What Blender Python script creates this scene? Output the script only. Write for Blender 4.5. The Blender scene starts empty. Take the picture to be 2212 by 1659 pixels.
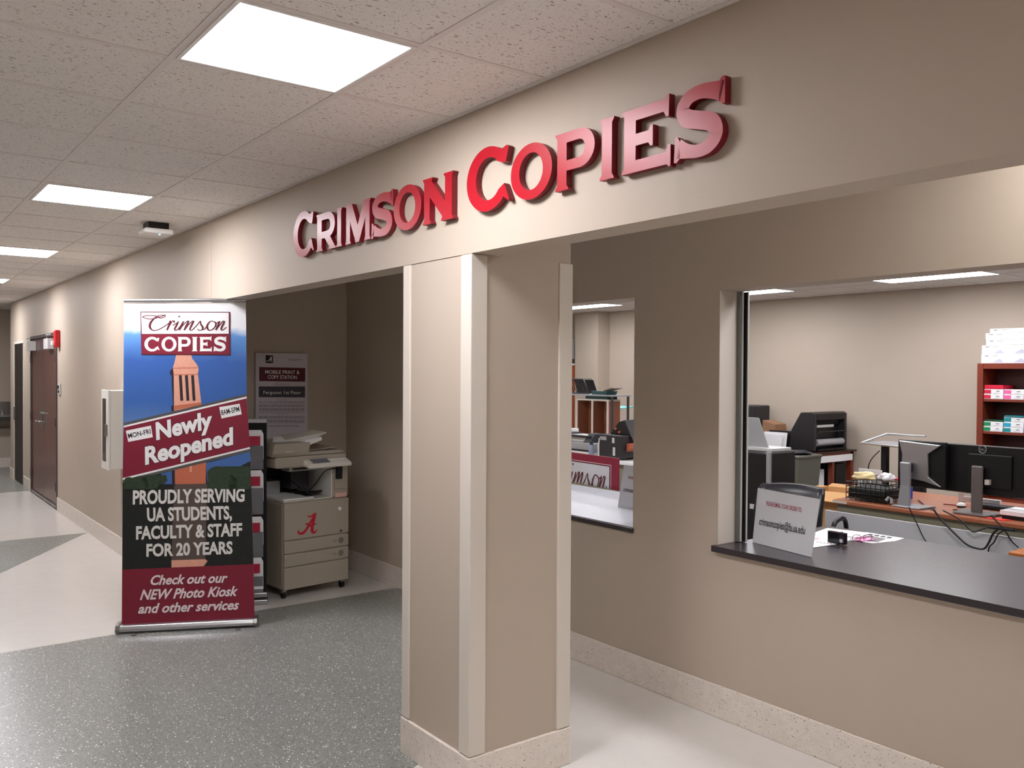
import bpy, bmesh, math, random
from mathutils import Vector, Matrix
random.seed(7)
SC = bpy.context.scene
COL = SC.collection
# ------------------------------------------------------------------ camera
CAMP = Vector((0.0, -1.980, 1.734))
YAW, PITCH, ROLL, FPX = 0.9224, -0.0138, 0.0059, 1872.5
_f = Vector((-math.sin(YAW)*math.cos(PITCH), math.cos(YAW)*math.cos(PITCH), math.sin(PITCH)))
_r0 = Vector((math.cos(YAW), math.sin(YAW), 0)); _u0 = _r0.cross(_f)
_r = _r0*math.cos(ROLL)+_u0*math.sin(ROLL); _u = -_r0*math.sin(ROLL)+_u0*math.cos(ROLL)
cam = bpy.data.objects.new('camera', bpy.data.cameras.new('camera')); COL.objects.link(cam)
M = Matrix.Identity(4)
for i in range(3):
    M[i][0] = _r[i]; M[i][1] = _u[i]; M[i][2] = -_f[i]; M[i][3] = CAMP[i]
cam.matrix_world = M
cam.data.sensor_width = 36.0; cam.data.lens = 36.0*FPX/2212.0; cam.data.clip_start = 0.05
SC.camera = cam
# ------------------------------------------------------------------ colour management, world, light levels
SC.view_settings.view_transform = 'Standard'; SC.view_settings.look = 'None'
SC.view_settings.gamma = 1.0; SC.view_settings.use_curve_mapping = False
SC.view_settings.exposure = 0.0
CORRIDOR_PANEL = 42.0
ROOM_PANEL = 17.0
w = bpy.data.worlds.new('world'); SC.world = w; w.use_nodes = True
w.node_tree.nodes['Background'].inputs[0].default_value = (0.9, 0.88, 0.85, 1)
w.node_tree.nodes['Background'].inputs[1].default_value = 0.05
SC.cycles.diffuse_bounces = 6
# ------------------------------------------------------------------ helpers: pixel rays used to take positions off the photograph
def ray(px, py): return _f+_r*((px-1106)/FPX)-_u*((py-829.5)/FPX)
def hitp(px, py, P0, n):
    d = ray(px, py); return CAMP+d*((P0-CAMP).dot(n)/d.dot(n))
def plane(P0, n, px, py, off=0.0):
    n = Vector(n).normalized(); P0 = Vector(P0)
    if (CAMP-P0).dot(n) < 0: n = -n
    return hitp(px, py, P0+n*off, n)
def PX(x0): return lambda px, py, off=0.0: plane((x0, 0, 0), (1, 0, 0), px, py, off)
def PY(y0): return lambda px, py, off=0.0: plane((0, y0, 0), (0, 1, 0), px, py, off)
def PZ(z0): return lambda px, py, off=0.0: plane((0, 0, z0), (0, 0, 1), px, py, off)
# ------------------------------------------------------------------ materials
def lin(c):
    return tuple(((v/255.0)/12.92 if v <= 10 else (((v/255.0)+0.055)/1.055)**2.4) for v in c)+(1,)
MATS = {}
def mat(name, rgb, rough=0.6, metal=0.0, spec=0.5, noise=0.0, nscale=30.0, bump=0.0, bscale=400.0, coat=0.0, trans=0.0, emit=0.0, ior=1.45):
    if name in MATS: return MATS[name]
    m = bpy.data.materials.new(name); m.use_nodes = True
    nt = m.node_tree; b = nt.nodes['Principled BSDF']
    c = lin(rgb)
    b.inputs['Base Color'].default_value = c
    b.inputs['Roughness'].default_value = rough; b.inputs['Metallic'].default_value = metal
    b.inputs['Specular IOR Level'].default_value = spec; b.inputs['IOR'].default_value = ior
    b.inputs['Coat Weight'].default_value = coat; b.inputs['Transmission Weight'].default_value = trans
    if emit:
        b.inputs['Emission Color'].default_value = c; b.inputs['Emission Strength'].default_value = emit
    if noise or bump:
        tc = nt.nodes.new('ShaderNodeTexCoord')
        if noise:
            nz = nt.nodes.new('ShaderNodeTexNoise'); nz.inputs['Scale'].default_value = nscale; nz.inputs['Detail'].default_value = 4
            nt.links.new(tc.outputs['Object'], nz.inputs['Vector'])
            mx = nt.nodes.new('ShaderNodeMix'); mx.data_type = 'RGBA'
            mx.inputs[6].default_value = tuple(v*(1-noise) for v in c[:3])+(1,)
            mx.inputs[7].default_value = tuple(min(1, v*(1+noise)) for v in c[:3])+(1,)
            nt.links.new(nz.outputs['Fac'], mx.inputs[0]); nt.links.new(mx.outputs[2], b.inputs['Base Color'])
        if bump:
            n2 = nt.nodes.new('ShaderNodeTexNoise'); n2.inputs['Scale'].default_value = bscale
            nt.links.new(tc.outputs['Object'], n2.inputs['Vector'])
            bp = nt.nodes.new('ShaderNodeBump'); bp.inputs['Strength'].default_value = bump; bp.inputs['Distance'].default_value = 0.002
            nt.links.new(n2.outputs['Fac'], bp.inputs['Height']); nt.links.new(bp.outputs['Normal'], b.inputs['Normal'])
    MATS[name] = m
    return m
def speckle(name, base, cells, rough=0.3, bump=0.0, mottle=0.06, mscale=6.0, spec=0.5):
    """cells: list of (scale, threshold, colour, stretch) chips laid over the base"""
    if name in MATS: return MATS[name]
    m = bpy.data.materials.new(name); m.use_nodes = True
    nt = m.node_tree; b = nt.nodes['Principled BSDF']; L = nt.links.new
    b.inputs['Roughness'].default_value = rough; b.inputs['Specular IOR Level'].default_value = spec
    tc = nt.nodes.new('ShaderNodeTexCoord')
    nz = nt.nodes.new('ShaderNodeTexNoise'); nz.inputs['Scale'].default_value = mscale; nz.inputs['Detail'].default_value = 6
    L(tc.outputs['Object'], nz.inputs['Vector'])
    c = lin(base); mx = nt.nodes.new('ShaderNodeMix'); mx.data_type = 'RGBA'
    mx.inputs[6].default_value = tuple(v*(1-mottle) for v in c[:3])+(1,)
    mx.inputs[7].default_value = tuple(min(1, v*(1+mottle)) for v in c[:3])+(1,)
    L(nz.outputs['Fac'], mx.inputs[0]); out = mx.outputs[2]
    for k, (sc, th, colr, st) in enumerate(cells):
        mp = nt.nodes.new('ShaderNodeMapping'); mp.inputs['Scale'].default_value = st
        mp.inputs['Rotation'].default_value = (0.3*k, 0.2*k, 0.6+k)
        L(tc.outputs['Object'], mp.inputs['Vector'])
        n3 = nt.nodes.new('ShaderNodeTexNoise'); n3.inputs['Scale'].default_value = sc*0.6; n3.inputs['Detail'].default_value = 2
        L(mp.outputs['Vector'], n3.inputs['Vector'])
        va = nt.nodes.new('ShaderNodeMix'); va.data_type = 'RGBA'; va.blend_type = 'ADD'; va.inputs[0].default_value = 0.02
        L(mp.outputs['Vector'], va.inputs[6]); L(n3.outputs['Color'], va.inputs[7])
        vo = nt.nodes.new('ShaderNodeTexVoronoi'); vo.inputs['Scale'].default_value = sc; vo.feature = 'F1'
        L(va.outputs[2], vo.inputs['Vector'])
        sp = nt.nodes.new('ShaderNodeSeparateColor'); L(vo.outputs['Color'], sp.inputs[0])
        rad = nt.nodes.new('ShaderNodeMath'); rad.operation = 'MULTIPLY'; rad.inputs[1].default_value = th
        L(sp.outputs[0], rad.inputs[0])
        lt = nt.nodes.new('ShaderNodeMath'); lt.operation = 'LESS_THAN'
        L(vo.outputs['Distance'], lt.inputs[0]); L(rad.outputs[0], lt.inputs[1])
        m2 = nt.nodes.new('ShaderNodeMix'); m2.data_type = 'RGBA'
        m2.inputs[7].default_value = lin(colr); L(lt.outputs[0], m2.inputs[0]); L(out, m2.inputs[6]); out = m2.outputs[2]
    L(out, b.inputs['Base Color'])
    if bump:
        bp = nt.nodes.new('ShaderNodeBump'); bp.inputs['Strength'].default_value = bump; bp.inputs['Distance'].default_value = 0.002
        n2 = nt.nodes.new('ShaderNodeTexNoise'); n2.inputs['Scale'].default_value = 120
        L(tc.outputs['Object'], n2.inputs['Vector']); L(n2.outputs['Fac'], bp.inputs['Height']); L(bp.outputs['Normal'], b.inputs['Normal'])
    MATS[name] = m
    return m
def ramp_z(name, stops, z0, z1, rough=0.55):
    """a printed picture whose colour runs with the height on the print"""
    m = bpy.data.materials.new(name); m.use_nodes = True
    nt = m.node_tree; b = nt.nodes['Principled BSDF']; L = nt.links.new
    b.inputs['Roughness'].default_value = rough
    tc = nt.nodes.new('ShaderNodeTexCoord'); sx = nt.nodes.new('ShaderNodeSeparateXYZ'); L(tc.outputs['Object'], sx.inputs[0])
    mr = nt.nodes.new('ShaderNodeMapRange'); mr.inputs[1].default_value = z0; mr.inputs[2].default_value = z1; L(sx.outputs[2], mr.inputs[0])
    nz = nt.nodes.new('ShaderNodeTexNoise'); nz.inputs['Scale'].default_value = 5; nz.inputs['Detail'].default_value = 5; L(tc.outputs['Object'], nz.inputs['Vector'])
    ad = nt.nodes.new('ShaderNodeMath'); ad.operation = 'MULTIPLY_ADD'; ad.inputs[1].default_value = 0.12; ad.inputs[2].default_value = -0.06
    L(nz.outputs['Fac'], ad.inputs[0])
    a2 = nt.nodes.new('ShaderNodeMath'); a2.operation = 'ADD'; L(ad.outputs[0], a2.inputs[0]); L(mr.outputs[0], a2.inputs[1])
    cr = nt.nodes.new('ShaderNodeValToRGB'); el = cr.color_ramp.elements
    while len(el) < len(stops): el.new(0.5)
    for e, (p, c) in zip(el, stops): e.position = p; e.color = lin(c)
    L(a2.outputs[0], cr.inputs[0]); L(cr.outputs[0], b.inputs['Base Color'])
    MATS[name] = m
    return m
WALL = mat('beige_wall_paint', (188, 175, 160), 0.55, spec=0.35, noise=0.03, nscale=3, bump=0.12, bscale=160)
TRIM = mat('cream_corner_trim', (216, 208, 197), 0.5, spec=0.4)
BASE = speckle('terrazzo_baseboard', (226, 217, 207), [(70, 0.28, (184, 168, 156), (1, 1, 2.0)), (60, 0.20, (84, 72, 64), (1, 1, 1.8))], 0.35, mottle=0.12, mscale=22)
FLOORC = speckle('cream_terrazzo_floor', (214, 210, 205), [(60, 0.17, (196, 190, 184), (1, 1, 1)), (30, 0.05, (110, 98, 88), (1.5, 1, 1))], 0.22, mottle=0.05, mscale=9, spec=0.6)
FLOORG = speckle('grey_terrazzo_floor', (134, 136, 131), [(70, 0.42, (104, 105, 101), (1, 1, 1)), (75, 0.34, (172, 173, 167), (1, 1.3, 1)), (60, 0.30, (240, 240, 232), (1, 1.4, 1)), (65, 0.24, (74, 72, 68), (1.3, 1, 1))], 0.3, mottle=0.08, mscale=14, spec=0.5)
FLOORB = mat('copy_room_floor', (120, 118, 116), 0.5, noise=0.08, nscale=20)
CEIL = speckle('mineral_ceiling_tile', (236, 232, 228), [(85, 0.30, (176, 162, 154), (1.0, 0.45, 1)), (130, 0.30, (190, 178, 170), (1, 1, 1)), (80, 0.16, (92, 76, 68), (1.0, 0.6, 1))], 0.9, bump=0.4, mottle=0.05, mscale=40, spec=0.1)
GRID = mat('ceiling_grid_metal', (226, 220, 216), 0.5)
WHITE = mat('white_paint', (238, 238, 236), 0.45)
BLACK = mat('black_plastic', (16, 16, 18), 0.4)
BLACKG = mat('glossy_black', (10, 10, 12), 0.15)
DKGREY = mat('dark_grey_plastic', (52, 52, 56), 0.45)
GREY = mat('grey_plastic', (150, 150, 152), 0.4)
LTGREY = mat('light_grey_plastic', (196, 196, 194), 0.45)
SILVER = mat('brushed_aluminium', (190, 190, 192), 0.3, metal=0.9)
STEEL = mat('satin_steel', (150, 148, 145), 0.32, metal=1.0)
CRIM = mat('crimson_print', (128, 30, 52), 0.5)
CRIMD = mat('dark_crimson_print', (92, 24, 40), 0.5)
WPRINT = mat('white_print', (240, 240, 240), 0.5)
PAPER = mat('white_paper', (238, 238, 240), 0.6)
KPRINT = mat('black_print', (24, 22, 24), 0.5)
MAHOG = mat('reddish_wood', (122, 52, 34), 0.35, noise=0.18, nscale=8)
OAK = mat('brown_wood_laminate', (160, 98, 70), 0.3, noise=0.08, nscale=12)
# ------------------------------------------------------------------ mesh builder
class MB:
    def __init__(s, M=None): s.v = []; s.f = []; s.m = []; s.mats = []; s.M = M or Matrix.Identity(4); s.smooth = []
    def mi(s, m):
        if m not in s.mats: s.mats.append(m)
        return s.mats.index(m)
    def add(s, vs, fs, m, smooth=False):
        o = len(s.v); s.v += [s.M @ Vector(p) for p in vs]; k = s.mi(m)
        for f in fs: s.f.append([o+i for i in f]); s.m.append(k); s.smooth.append(smooth)
        return s
    def box(s, x0, x1, y0, y1, z0, z1, m):
        x0, x1 = min(x0, x1), max(x0, x1); y0, y1 = min(y0, y1), max(y0, y1); z0, z1 = min(z0, z1), max(z0, z1)
        return s.add([(x0,y0,z0),(x1,y0,z0),(x1,y1,z0),(x0,y1,z0),(x0,y0,z1),(x1,y0,z1),(x1,y1,z1),(x0,y1,z1)],
              [(0,3,2,1),(4,5,6,7),(0,1,5,4),(1,2,6,5),(2,3,7,6),(3,0,4,7)], m)
    def prism(s, pts, d, m):
        """closed polygon of 3D points extruded by vector d"""
        n = len(pts); P = [Vector(p) for p in pts]; D = Vector(d)
        fs = [tuple(range(n)), tuple(range(2*n-1, n-1, -1))]+[(i, (i+1) % n, n+(i+1) % n, n+i) for i in range(n)]
        return s.add(P+[p+D for p in P], fs, m)
    def quad(s, pts, m): return s.add(pts, [tuple(range(len(pts)))], m)
    def tube(s, path, r, m, n=10, caps=True, radii=None):
        P = [Vector(p) for p in path]; vs = []; fs = []
        t0 = (P[1]-P[0]).normalized(); a = t0.orthogonal().normalized()
        for i, p in enumerate(P):
            t = ((P[min(i+1, len(P)-1)]-P[max(i-1, 0)])).normalized()
            a = (a-t*a.dot(t)).normalized(); b = t.cross(a); rr = radii[i] if radii else r
            for k in range(n):
                an = 2*math.pi*k/n; vs.append(p+a*math.cos(an)*rr+b*math.sin(an)*rr)
        for i in range(len(P)-1):
            for k in range(n):
                k2 = (k+1) % n; fs.append((i*n+k, i*n+k2, (i+1)*n+k2, (i+1)*n+k))
        s.add(vs, fs, m, True)
        if caps:
            s.add(vs[:n][::-1], [tuple(range(n))], m); s.add(vs[-n:], [tuple(range(n))], m)
        return s
    def lathe(s, c, prof, m, n=20, axis=(0, 0, 1)):
        c = Vector(c); ax = Vector(axis)
        return s.tube([c+ax*z for r, z in prof], 1, m, n, True, [max(r, 1e-4) for r, z in prof])
    def build(s, name, parent=None, bevel=0.0, seg=2):
        me = bpy.data.meshes.new(name); org = Vector((0, 0, 0))
        me.from_pydata([tuple(v) for v in s.v], [], s.f)
        for m in s.mats: me.materials.append(m)
        for p, k, sm in zip(me.polygons, s.m, s.smooth): p.material_index = k; p.use_smooth = sm
        bm = bmesh.new(); bm.from_mesh(me)
        if s.closed(): bmesh.ops.recalc_face_normals(bm, faces=bm.faces)
        bm.to_mesh(me); bm.free(); me.update()
        o = bpy.data.objects.new(name, me); COL.objects.link(o)
        if parent is not None:
            o.parent = parent; o.matrix_parent_inverse = Matrix.Translation(-parent.location) if parent.type == 'EMPTY' and parent.parent is None and not parent.rotation_euler.z else parent.matrix_world.inverted()
        if bevel:
            b = o.modifiers.new('bevel', 'BEVEL'); b.width = bevel; b.segments = seg; b.limit_method = 'ANGLE'; b.angle_limit = math.radians(40); b.harden_normals = False
        return o
    def closed(s): return True
def tag(o, label, cat, group=None, kind=None):
    if label: o['label'] = label
    if cat: o['category'] = cat
    if group: o['group'] = group
    if kind: o['kind'] = kind
    return o
def thing(name, label, cat, loc=(0, 0, 0), group=None):
    e = bpy.data.objects.new(name, None); e.location = Vector(loc); e.empty_display_size = 0.1; COL.objects.link(e)
    bpy.context.view_layer.update()
    return tag(e, label, cat, group)
def struct(name, mb, parent=None, bevel=0.0):
    o = mb.build(name, parent, bevel)
    if parent is None: o['kind'] = 'structure'
    return o
def boxes(m, *bs):
    b = MB()
    for q in bs: b.box(*q, m)
    return b
def copy_tree(o, shift, parent=None):
    c = o.copy(); COL.objects.link(c)
    if parent is None: c.location = o.location+Vector(shift)
    else: c.parent = parent
    for ch in list(o.children): copy_tree(ch, shift, c)
    return c
# ------------------------------------------------------------------ flat lettering
def curve2mesh(cu):
    o = bpy.data.objects.new('tmp', cu); COL.objects.link(o)
    dg = bpy.context.evaluated_depsgraph_get(); me = bpy.data.meshes.new_from_object(o.evaluated_get(dg))
    vs = [tuple(v.co) for v in me.vertices]; fs = [tuple(p.vertices) for p in me.polygons]
    bpy.data.objects.remove(o); bpy.data.meshes.remove(me); bpy.data.curves.remove(cu)
    return vs, fs
_capx = [None]
def text2d(s, bold=0.0, shear=0.0, spacing=1.0):
    """(verts, faces) with x in 0..1 and y in cap heights above the baseline"""
    def mk(t, b, sh):
        cu = bpy.data.curves.new('t', 'FONT'); cu.body = t; cu.offset = b; cu.shear = sh; cu.space_character = spacing; cu.resolution_u = 3
        return curve2mesh(cu)
    if _capx[0] is None:
        v, f = mk('H', 0, 0); _capx[0] = max(p[1] for p in v)
    vs, fs = mk(s, bold, shear)
    x0 = min(p[0] for p in vs); x1 = max(p[0] for p in vs)
    return [((p[0]-x0)/(x1-x0), p[1]/_capx[0]) for p in vs], fs
def put(mb, vf, pl, BL, BR, TL, off, m):
    """lay 2D shapes on a plane: BL, BR, TL are the photo pixels of (0,0), (1,0), (0,1)"""
    A, B, T = pl(*BL, off), pl(*BR, off), pl(*TL, off)
    vs, fs = vf
    mb.add([A+(B-A)*p[0]+(T-A)*p[1] for p in vs], fs, m)
def poly(mb, pl, pts, off, m): mb.quad([pl(x, y, off) for x, y in pts], m)
def ell(cx, cy, rx, ry, a0=0, a1=360, n=28, full=True):
    k = n if full else n+1
    return [(cx+rx*math.cos(math.radians(a0+(a1-a0)*i/n)), cy+ry*math.sin(math.radians(a0+(a1-a0)*i/n))) for i in range(k)]
def spline(pts, n=8):
    out = []
    P = [pts[0]]+list(pts)+[pts[-1]]
    for i in range(1, len(P)-2):
        for k in range(n):
            t = k/n; q = []
            for c in range(len(pts[0])):
                a, b_, c_, d_ = P[i-1][c], P[i][c], P[i+1][c], P[i+2][c]
                q.append(0.5*((2*b_)+(c_-a)*t+(2*a-5*b_+4*c_-d_)*t*t+(-a+3*b_-3*c_+d_)*t**3))
            out.append(tuple(q))
    out.append(tuple(pts[-1])); return out
def stroke(pts, n=8):
    """pts: (x, y, width) -> closed outline"""
    S = spline(pts, n); L = []; R = []
    for i, (x, y, wd) in enumerate(S):
        a = S[max(i-1, 0)]; b = S[min(i+1, len(S)-1)]
        dx, dy = b[0]-a[0], b[1]-a[1]; l = math.hypot(dx, dy) or 1
        L.append((x-dy/l*wd/2, y+dx/l*wd/2)); R.append((x+dy/l*wd/2, y-dx/l*wd/2))
    return L+R[::-1]
def fill(contours, extrude=0.0, bevel=0.0):
    cu = bpy.data.curves.new('g', 'CURVE'); cu.dimensions = '2D'; cu.fill_mode = 'BOTH'; cu.extrude = extrude; cu.bevel_depth = bevel
    for c in contours:
        sp = cu.splines.new('POLY'); sp.points.add(len(c)-1); sp.use_cyclic_u = True
        for p, q in zip(sp.points, c): p.co = (q[0], q[1], 0, 1)
    return curve2mesh(cu)
def strip_mesh(outline):
    n = len(outline)//2
    return [tuple(p) for p in outline], [(i, i+1, 2*n-2-i, 2*n-1-i) for i in range(n-1)]
def gfill(grp, extrude):
    if grp[0] != 'strip': return fill(grp, extrude)
    vs, fs = strip_mesh(grp[1])
    if not extrude: return [(x, y, 0) for x, y in vs], fs
    n = len(vs); V = [(x, y, extrude) for x, y in vs]+[(x, y, -extrude) for x, y in vs]
    F = list(fs)+[tuple(i+n for i in f[::-1]) for f in fs]+[(i, (i+1) % n, n+(i+1) % n, n+i) for i in range(n)]
    return V, F
def glyph(ch, w, h):
    """list of contour groups (outer + holes) of a flared-serif capital in a w x h box"""
    H = 0.193
    def g(W, *cs): return [[(x*w/W, y*h/H) for x, y in c] for c in cs]
    if ch == 'I':
        return [g(.066, [(0,0),(.066,0),(.064,.006),(.056,.016),(.056,.177),(.064,.187),(.066,H),(0,H),(.002,.187),(.010,.177),(.010,.016),(.002,.006)])]
    if ch == 'N':
        W = .24
        return [g(W, [(0,0),(.070,0),(.068,.006),(.058,.016),(.058,.112),(.158,.018),(.150,.007),(.147,0),(W,0),(.238,.006),(.230,.016),(.230,.177),(.238,.187),(W,H),(.166,H),(.168,.187),(.178,.177),(.178,.078),(.072,.178),(.080,.187),(.082,H),(0,H),(.002,.187),(.012,.177),(.012,.016),(.002,.006)])]
    if ch == 'M':
        W = .265
        return [g(W, [(0,0),(.060,0),(.058,.006),(.050,.015),(.050,.110),(.112,0),(.148,0),(.212,.110),(.212,.015),(.204,.006),(.202,0),(W,0),(.263,.006),(.256,.015),(.256,.177),(.263,.187),(W,H),(.196,H),(.133,.082),(.070,H),(0,H),(.002,.187),(.009,.177),(.009,.015),(.002,.006)])]
    if ch == 'E':
        W = .2
        return [g(W, [(0,0),(.186,0),(.192,-.008),(W,-.006),(W,.056),(.190,.058),(.180,.036),(.172,.036),(.060,.036),(.060,.080),(.112,.080),(.120,.068),(.130,.068),(.130,.130),(.120,.130),(.112,.116),(.060,.116),(.060,.157),(.172,.157),(.182,.140),(.192,.140),(.194,H+.012),(.186,H+.010),(.178,H),(0,H),(.002,.187),(.011,.177),(.011,.016),(.002,.006)])]
    if ch in 'PR':
        W = .2
        arcO = ell(.125, .128, W-.125, .065, -90, 90, 14, False); arcI = ell(.122, .128, .030, .030, -90, 90, 10, False)
        leg = [(.070,0),(.068,.006),(.060,.016),(.060,.063)]
        outer = [(0,0)]+leg+arcO+[(0,H),(.002,.187),(.011,.177),(.011,.016),(.002,.006)]
        out = [g(W, outer, [(.060,.098)]+arcI+[(.060,.158)])]
        if ch == 'R':
            out = [g(W, [(0,0)]+leg+[(.092,.063),(.140,.014),(.134,.006),(.132,0),(.214,0),(.212,.006),(.200,.010),(.150,.066)]+ell(.125, .128, W-.125, .065, -70, 90, 12, False)+[(0,H),(.002,.187),(.011,.177),(.011,.016),(.002,.006)], [(.060,.098)]+arcI+[(.060,.158)])]
            out = [[[(x*.2/.214, y) for x, y in c] for c in out[0]]]
        return out
    if ch == 'O':
        W = .24
        return [g(W, ell(.12, H/2, .122, H/2+.003, 0, 360, 40), ell(.12, H/2, .070, H/2-.030, 0, 360, 32))]
    if ch == 'C':
        W = .26
        o = ell(.130, H/2, .132, H/2+.002, 52, 318, 34, False); i = ell(.136, H/2, .078, H/2-.031, 322, 44, 30, False)
        return [g(W, [(.228,.132),(.242,.134),(.258,.176),(.246,.182)]+o+[(.258,.014),(.262,.020),(.232,.070),(.222,.066)]+i)]
    if ch == 'S':
        W = .2
        sp = [(.188,.160,.056),(.162,.168,.048),(.110,.177,.040),(.062,.170,.042),(.036,.144,.050),(.050,.116,.052),(.100,.100,.050),(.150,.084,.052),(.166,.052,.050),(.142,.024,.042),(.098,.015,.036),(.056,.022,.040),(.020,.034,.056)]
        return [('strip', [(x*w/W, y*h/H) for x, y in stroke(sp, 6)]), g(W, [(.176,.190),(.188,.200),(.198,.199),(.198,.126),(.187,.126),(.176,.140)]), g(W, [(.002,-.002),(.012,-.004),(.026,.006),(.026,.054),(.016,.068),(.006,.068)])]
# ------------------------------------------------------------------ the setting
ZC = 2.782; ZS = 2.212
fl = MB(); fl.box(-19.5, 2.6, -4.3, 8.6, -0.08, 0.0, FLOORC)
floor = struct('floor', fl)
def inlay(pts, m, z=0.0012):
    b = MB(); b.prism([(x, y, 0.0001) for x, y in pts], (0, 0, z), m); return b
struct('floor_inlay_grey', inlay([(-6.07, -4.2), (-0.6, -4.2), (-3.28, 0.0), (-4.2, 1.483), (-6.07, 1.483)], FLOORG))
struct('floor_inlay_triangle', inlay([(-10.04, -4.2), (-6.25, -2.37), (-10.04, -0.03)], FLOORG))
struct('floor_inlay_far', inlay([(-19.4, -4.2), (-13.98, -4.2), (-13.98, -0.005), (-15.9, -0.005), (-15.9, 4.2), (-19.4, 4.2)], FLOORG))
struct('floor_copy_room', inlay([(-13.0, 1.66), (2.4, 1.66), (2.4, 8.4), (-13.0, 8.4)], FLOORB))
ce = MB(); ce.box(-19.5, 2.6, -4.3, 8.6, ZC, ZC+0.05, CEIL)
ceiling = struct('ceiling', ce)
G = 0.6096; X0 = -3.02
g = MB()
xs = [X0+G*k for k in range(-26, 10)]; ys = [-0.524-G*k for k in range(0, 7)]
for x in xs: g.box(x-.012, x+.012, -4.2, 0.0, ZC-.003, ZC+.001, GRID)
for y in ys: g.box(-19.4, 2.5, y-.012, y+.012, ZC-.0034, ZC+.001, GRID)
struct('ceiling_grid', g, ceiling)
g = MB()
for k in range(-14, 14): g.box(-4.1+G*k-.012, -4.1+G*k+.012, 1.66, 8.4, ZC-.003, ZC+.001, GRID)
for k in range(-9, 3): g.box(-13, 2.5, 6.885+G*k-.012, 6.885+G*k+.012, ZC-.0034, ZC+.001, GRID)
struct('ceiling_grid', g, ceiling)
g = boxes(GRID, (-19.4, 2.5, -.022, -.0005, ZC-.004, ZC-.0005)); struct('ceiling_wall_angle', g, ceiling)
# corridor wall with the two doorways, header over the openings, column
D1 = (-13.86, -11.86); D2 = (-15.52, -14.56); DH = 2.15
struct('wall_left', boxes(WALL, (-15.9, D2[0], 0, .14, 0, ZC), (D2[0], D2[1], 0, .14, DH, ZC), (D2[1], D1[0], 0, .14, 0, ZC), (D1[0], D1[1], 0, .14, DH+.04, ZC), (D1[1], -6.094, 0, .14, 0, ZC)))
struct('wall_header', boxes(WALL, (-6.090, 2.5, 0, .14, ZS, ZC), (-6.094, -6.090, .003, .14, ZS, ZC)))
CX0, CX1, CY1 = -3.425, -2.888, 0.535
col = struct('column', boxes(WALL, (CX0+.004, CX1-.004, .004, CY1-.004, 0, ZS), (CX0+.004, CX1-.004, .14, CY1-.004, ZS, ZC)))
def guard(x0, x1, y0, y1): return boxes(TRIM, (x0, x1, y0, y1, 0.168, ZS-.002))
struct('trim_1', guard(CX0-.003, CX0+.058, -.004, .058), None, .004)
struct('trim_2', guard(CX1-.072, CX1+.004, -.004, .078), None, .004)
struct('trim_3', guard(CX1-.06, CX1+.004, CY1-.072, CY1+.004), None, .004)
struct('trim_4', guard(CX0-.003, CX0+.058, CY1-.06, CY1+.004), None, .004)
YW, YI = 1.484, 1.655
W1 = (-5.1, -3.445, .838, 2.152); W2 = (-2.847, 1.4, .838, 2.152)
struct('wall_service', boxes(WALL, (-7.14, W1[0], YW, YI, 0, ZC), (W1[0], W1[1], YW, YI, 0, W1[2]), (W1[0], W1[1], YW, YI, W1[3], ZC), (W1[1], W2[0], YW, YI, 0, ZC),
    (W2[0], W2[1], YW, YI, 0, W2[2]), (W2[0], W2[1], YW, YI, W2[3], ZC), (W2[1], 2.5, YW, YI, 0, ZC)))
struct('wall_alcove', boxes(WALL, (-7.14, -7.0, .14, YW, 0, ZC)))
struct('wall_back', boxes(WALL, (-13.1, 2.5, 8.4, 8.5, 0, ZC)))
struct('wall_room_left', boxes(WALL, (-13.1, -13.0, 1.655, 8.4, 0, ZC)))
struct('wall_room_front', boxes(WALL, (-13.1, -7.14, 1.555, 1.655, 0, ZC)))
struct('wall_right', boxes(WALL, (2.5, 2.6, -4.3, 8.5, 0, ZC)))
struct('wall_opposite', boxes(WALL, (-19.5, 2.5, -4.3, -4.2, 0, ZC)))
struct('wall_end', boxes(WALL, (-17.7, -17.6, -4.2, 4.2, 0, ZC)))
struct('wall_cross', boxes(WALL, (-15.9, -15.76, .14, 4.2, 0, ZC), (-17.6, -15.76, 4.2, 4.3, 0, ZC)))
struct('wall_pillar', boxes(WALL, (-11.50, -10.91, 8.12, 8.4, 0, ZC)))
BH = .164; BT = .012
def bb(name, *q):
    return struct(name, boxes(BASE, *q), None, .004)
bb('baseboard_left', (D1[1]+.01, -6.094, -BT, 0, 0, BH)); bb('baseboard_far_left', (D2[1]+.03, D1[0]-.03, -BT, 0, 0, BH)); bb('baseboard_corner', (-15.9-BT, D2[0]-.03, -BT, 0, 0, BH))
bb('baseboard_alcove', (-7.0, -7.0+BT, .14, YW-BT, 0, BH)); bb('baseboard_service', (-7.0, 2.5, YW-BT, YW, 0, BH))
bb('baseboard_column', (CX0-BT+.006, CX1+BT-.006, -BT+.004, CY1+BT-.004, 0, BH))
bb('baseboard_opposite', (-17.6, 2.5, -4.2, -4.2+BT, 0, BH)); bb('baseboard_end', (-17.6, -17.6+BT, -4.1, 4.2, 0, BH)); bb('baseboard_back', (-10.9, 2.5, 8.4-BT, 8.4, 0, BH))
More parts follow.
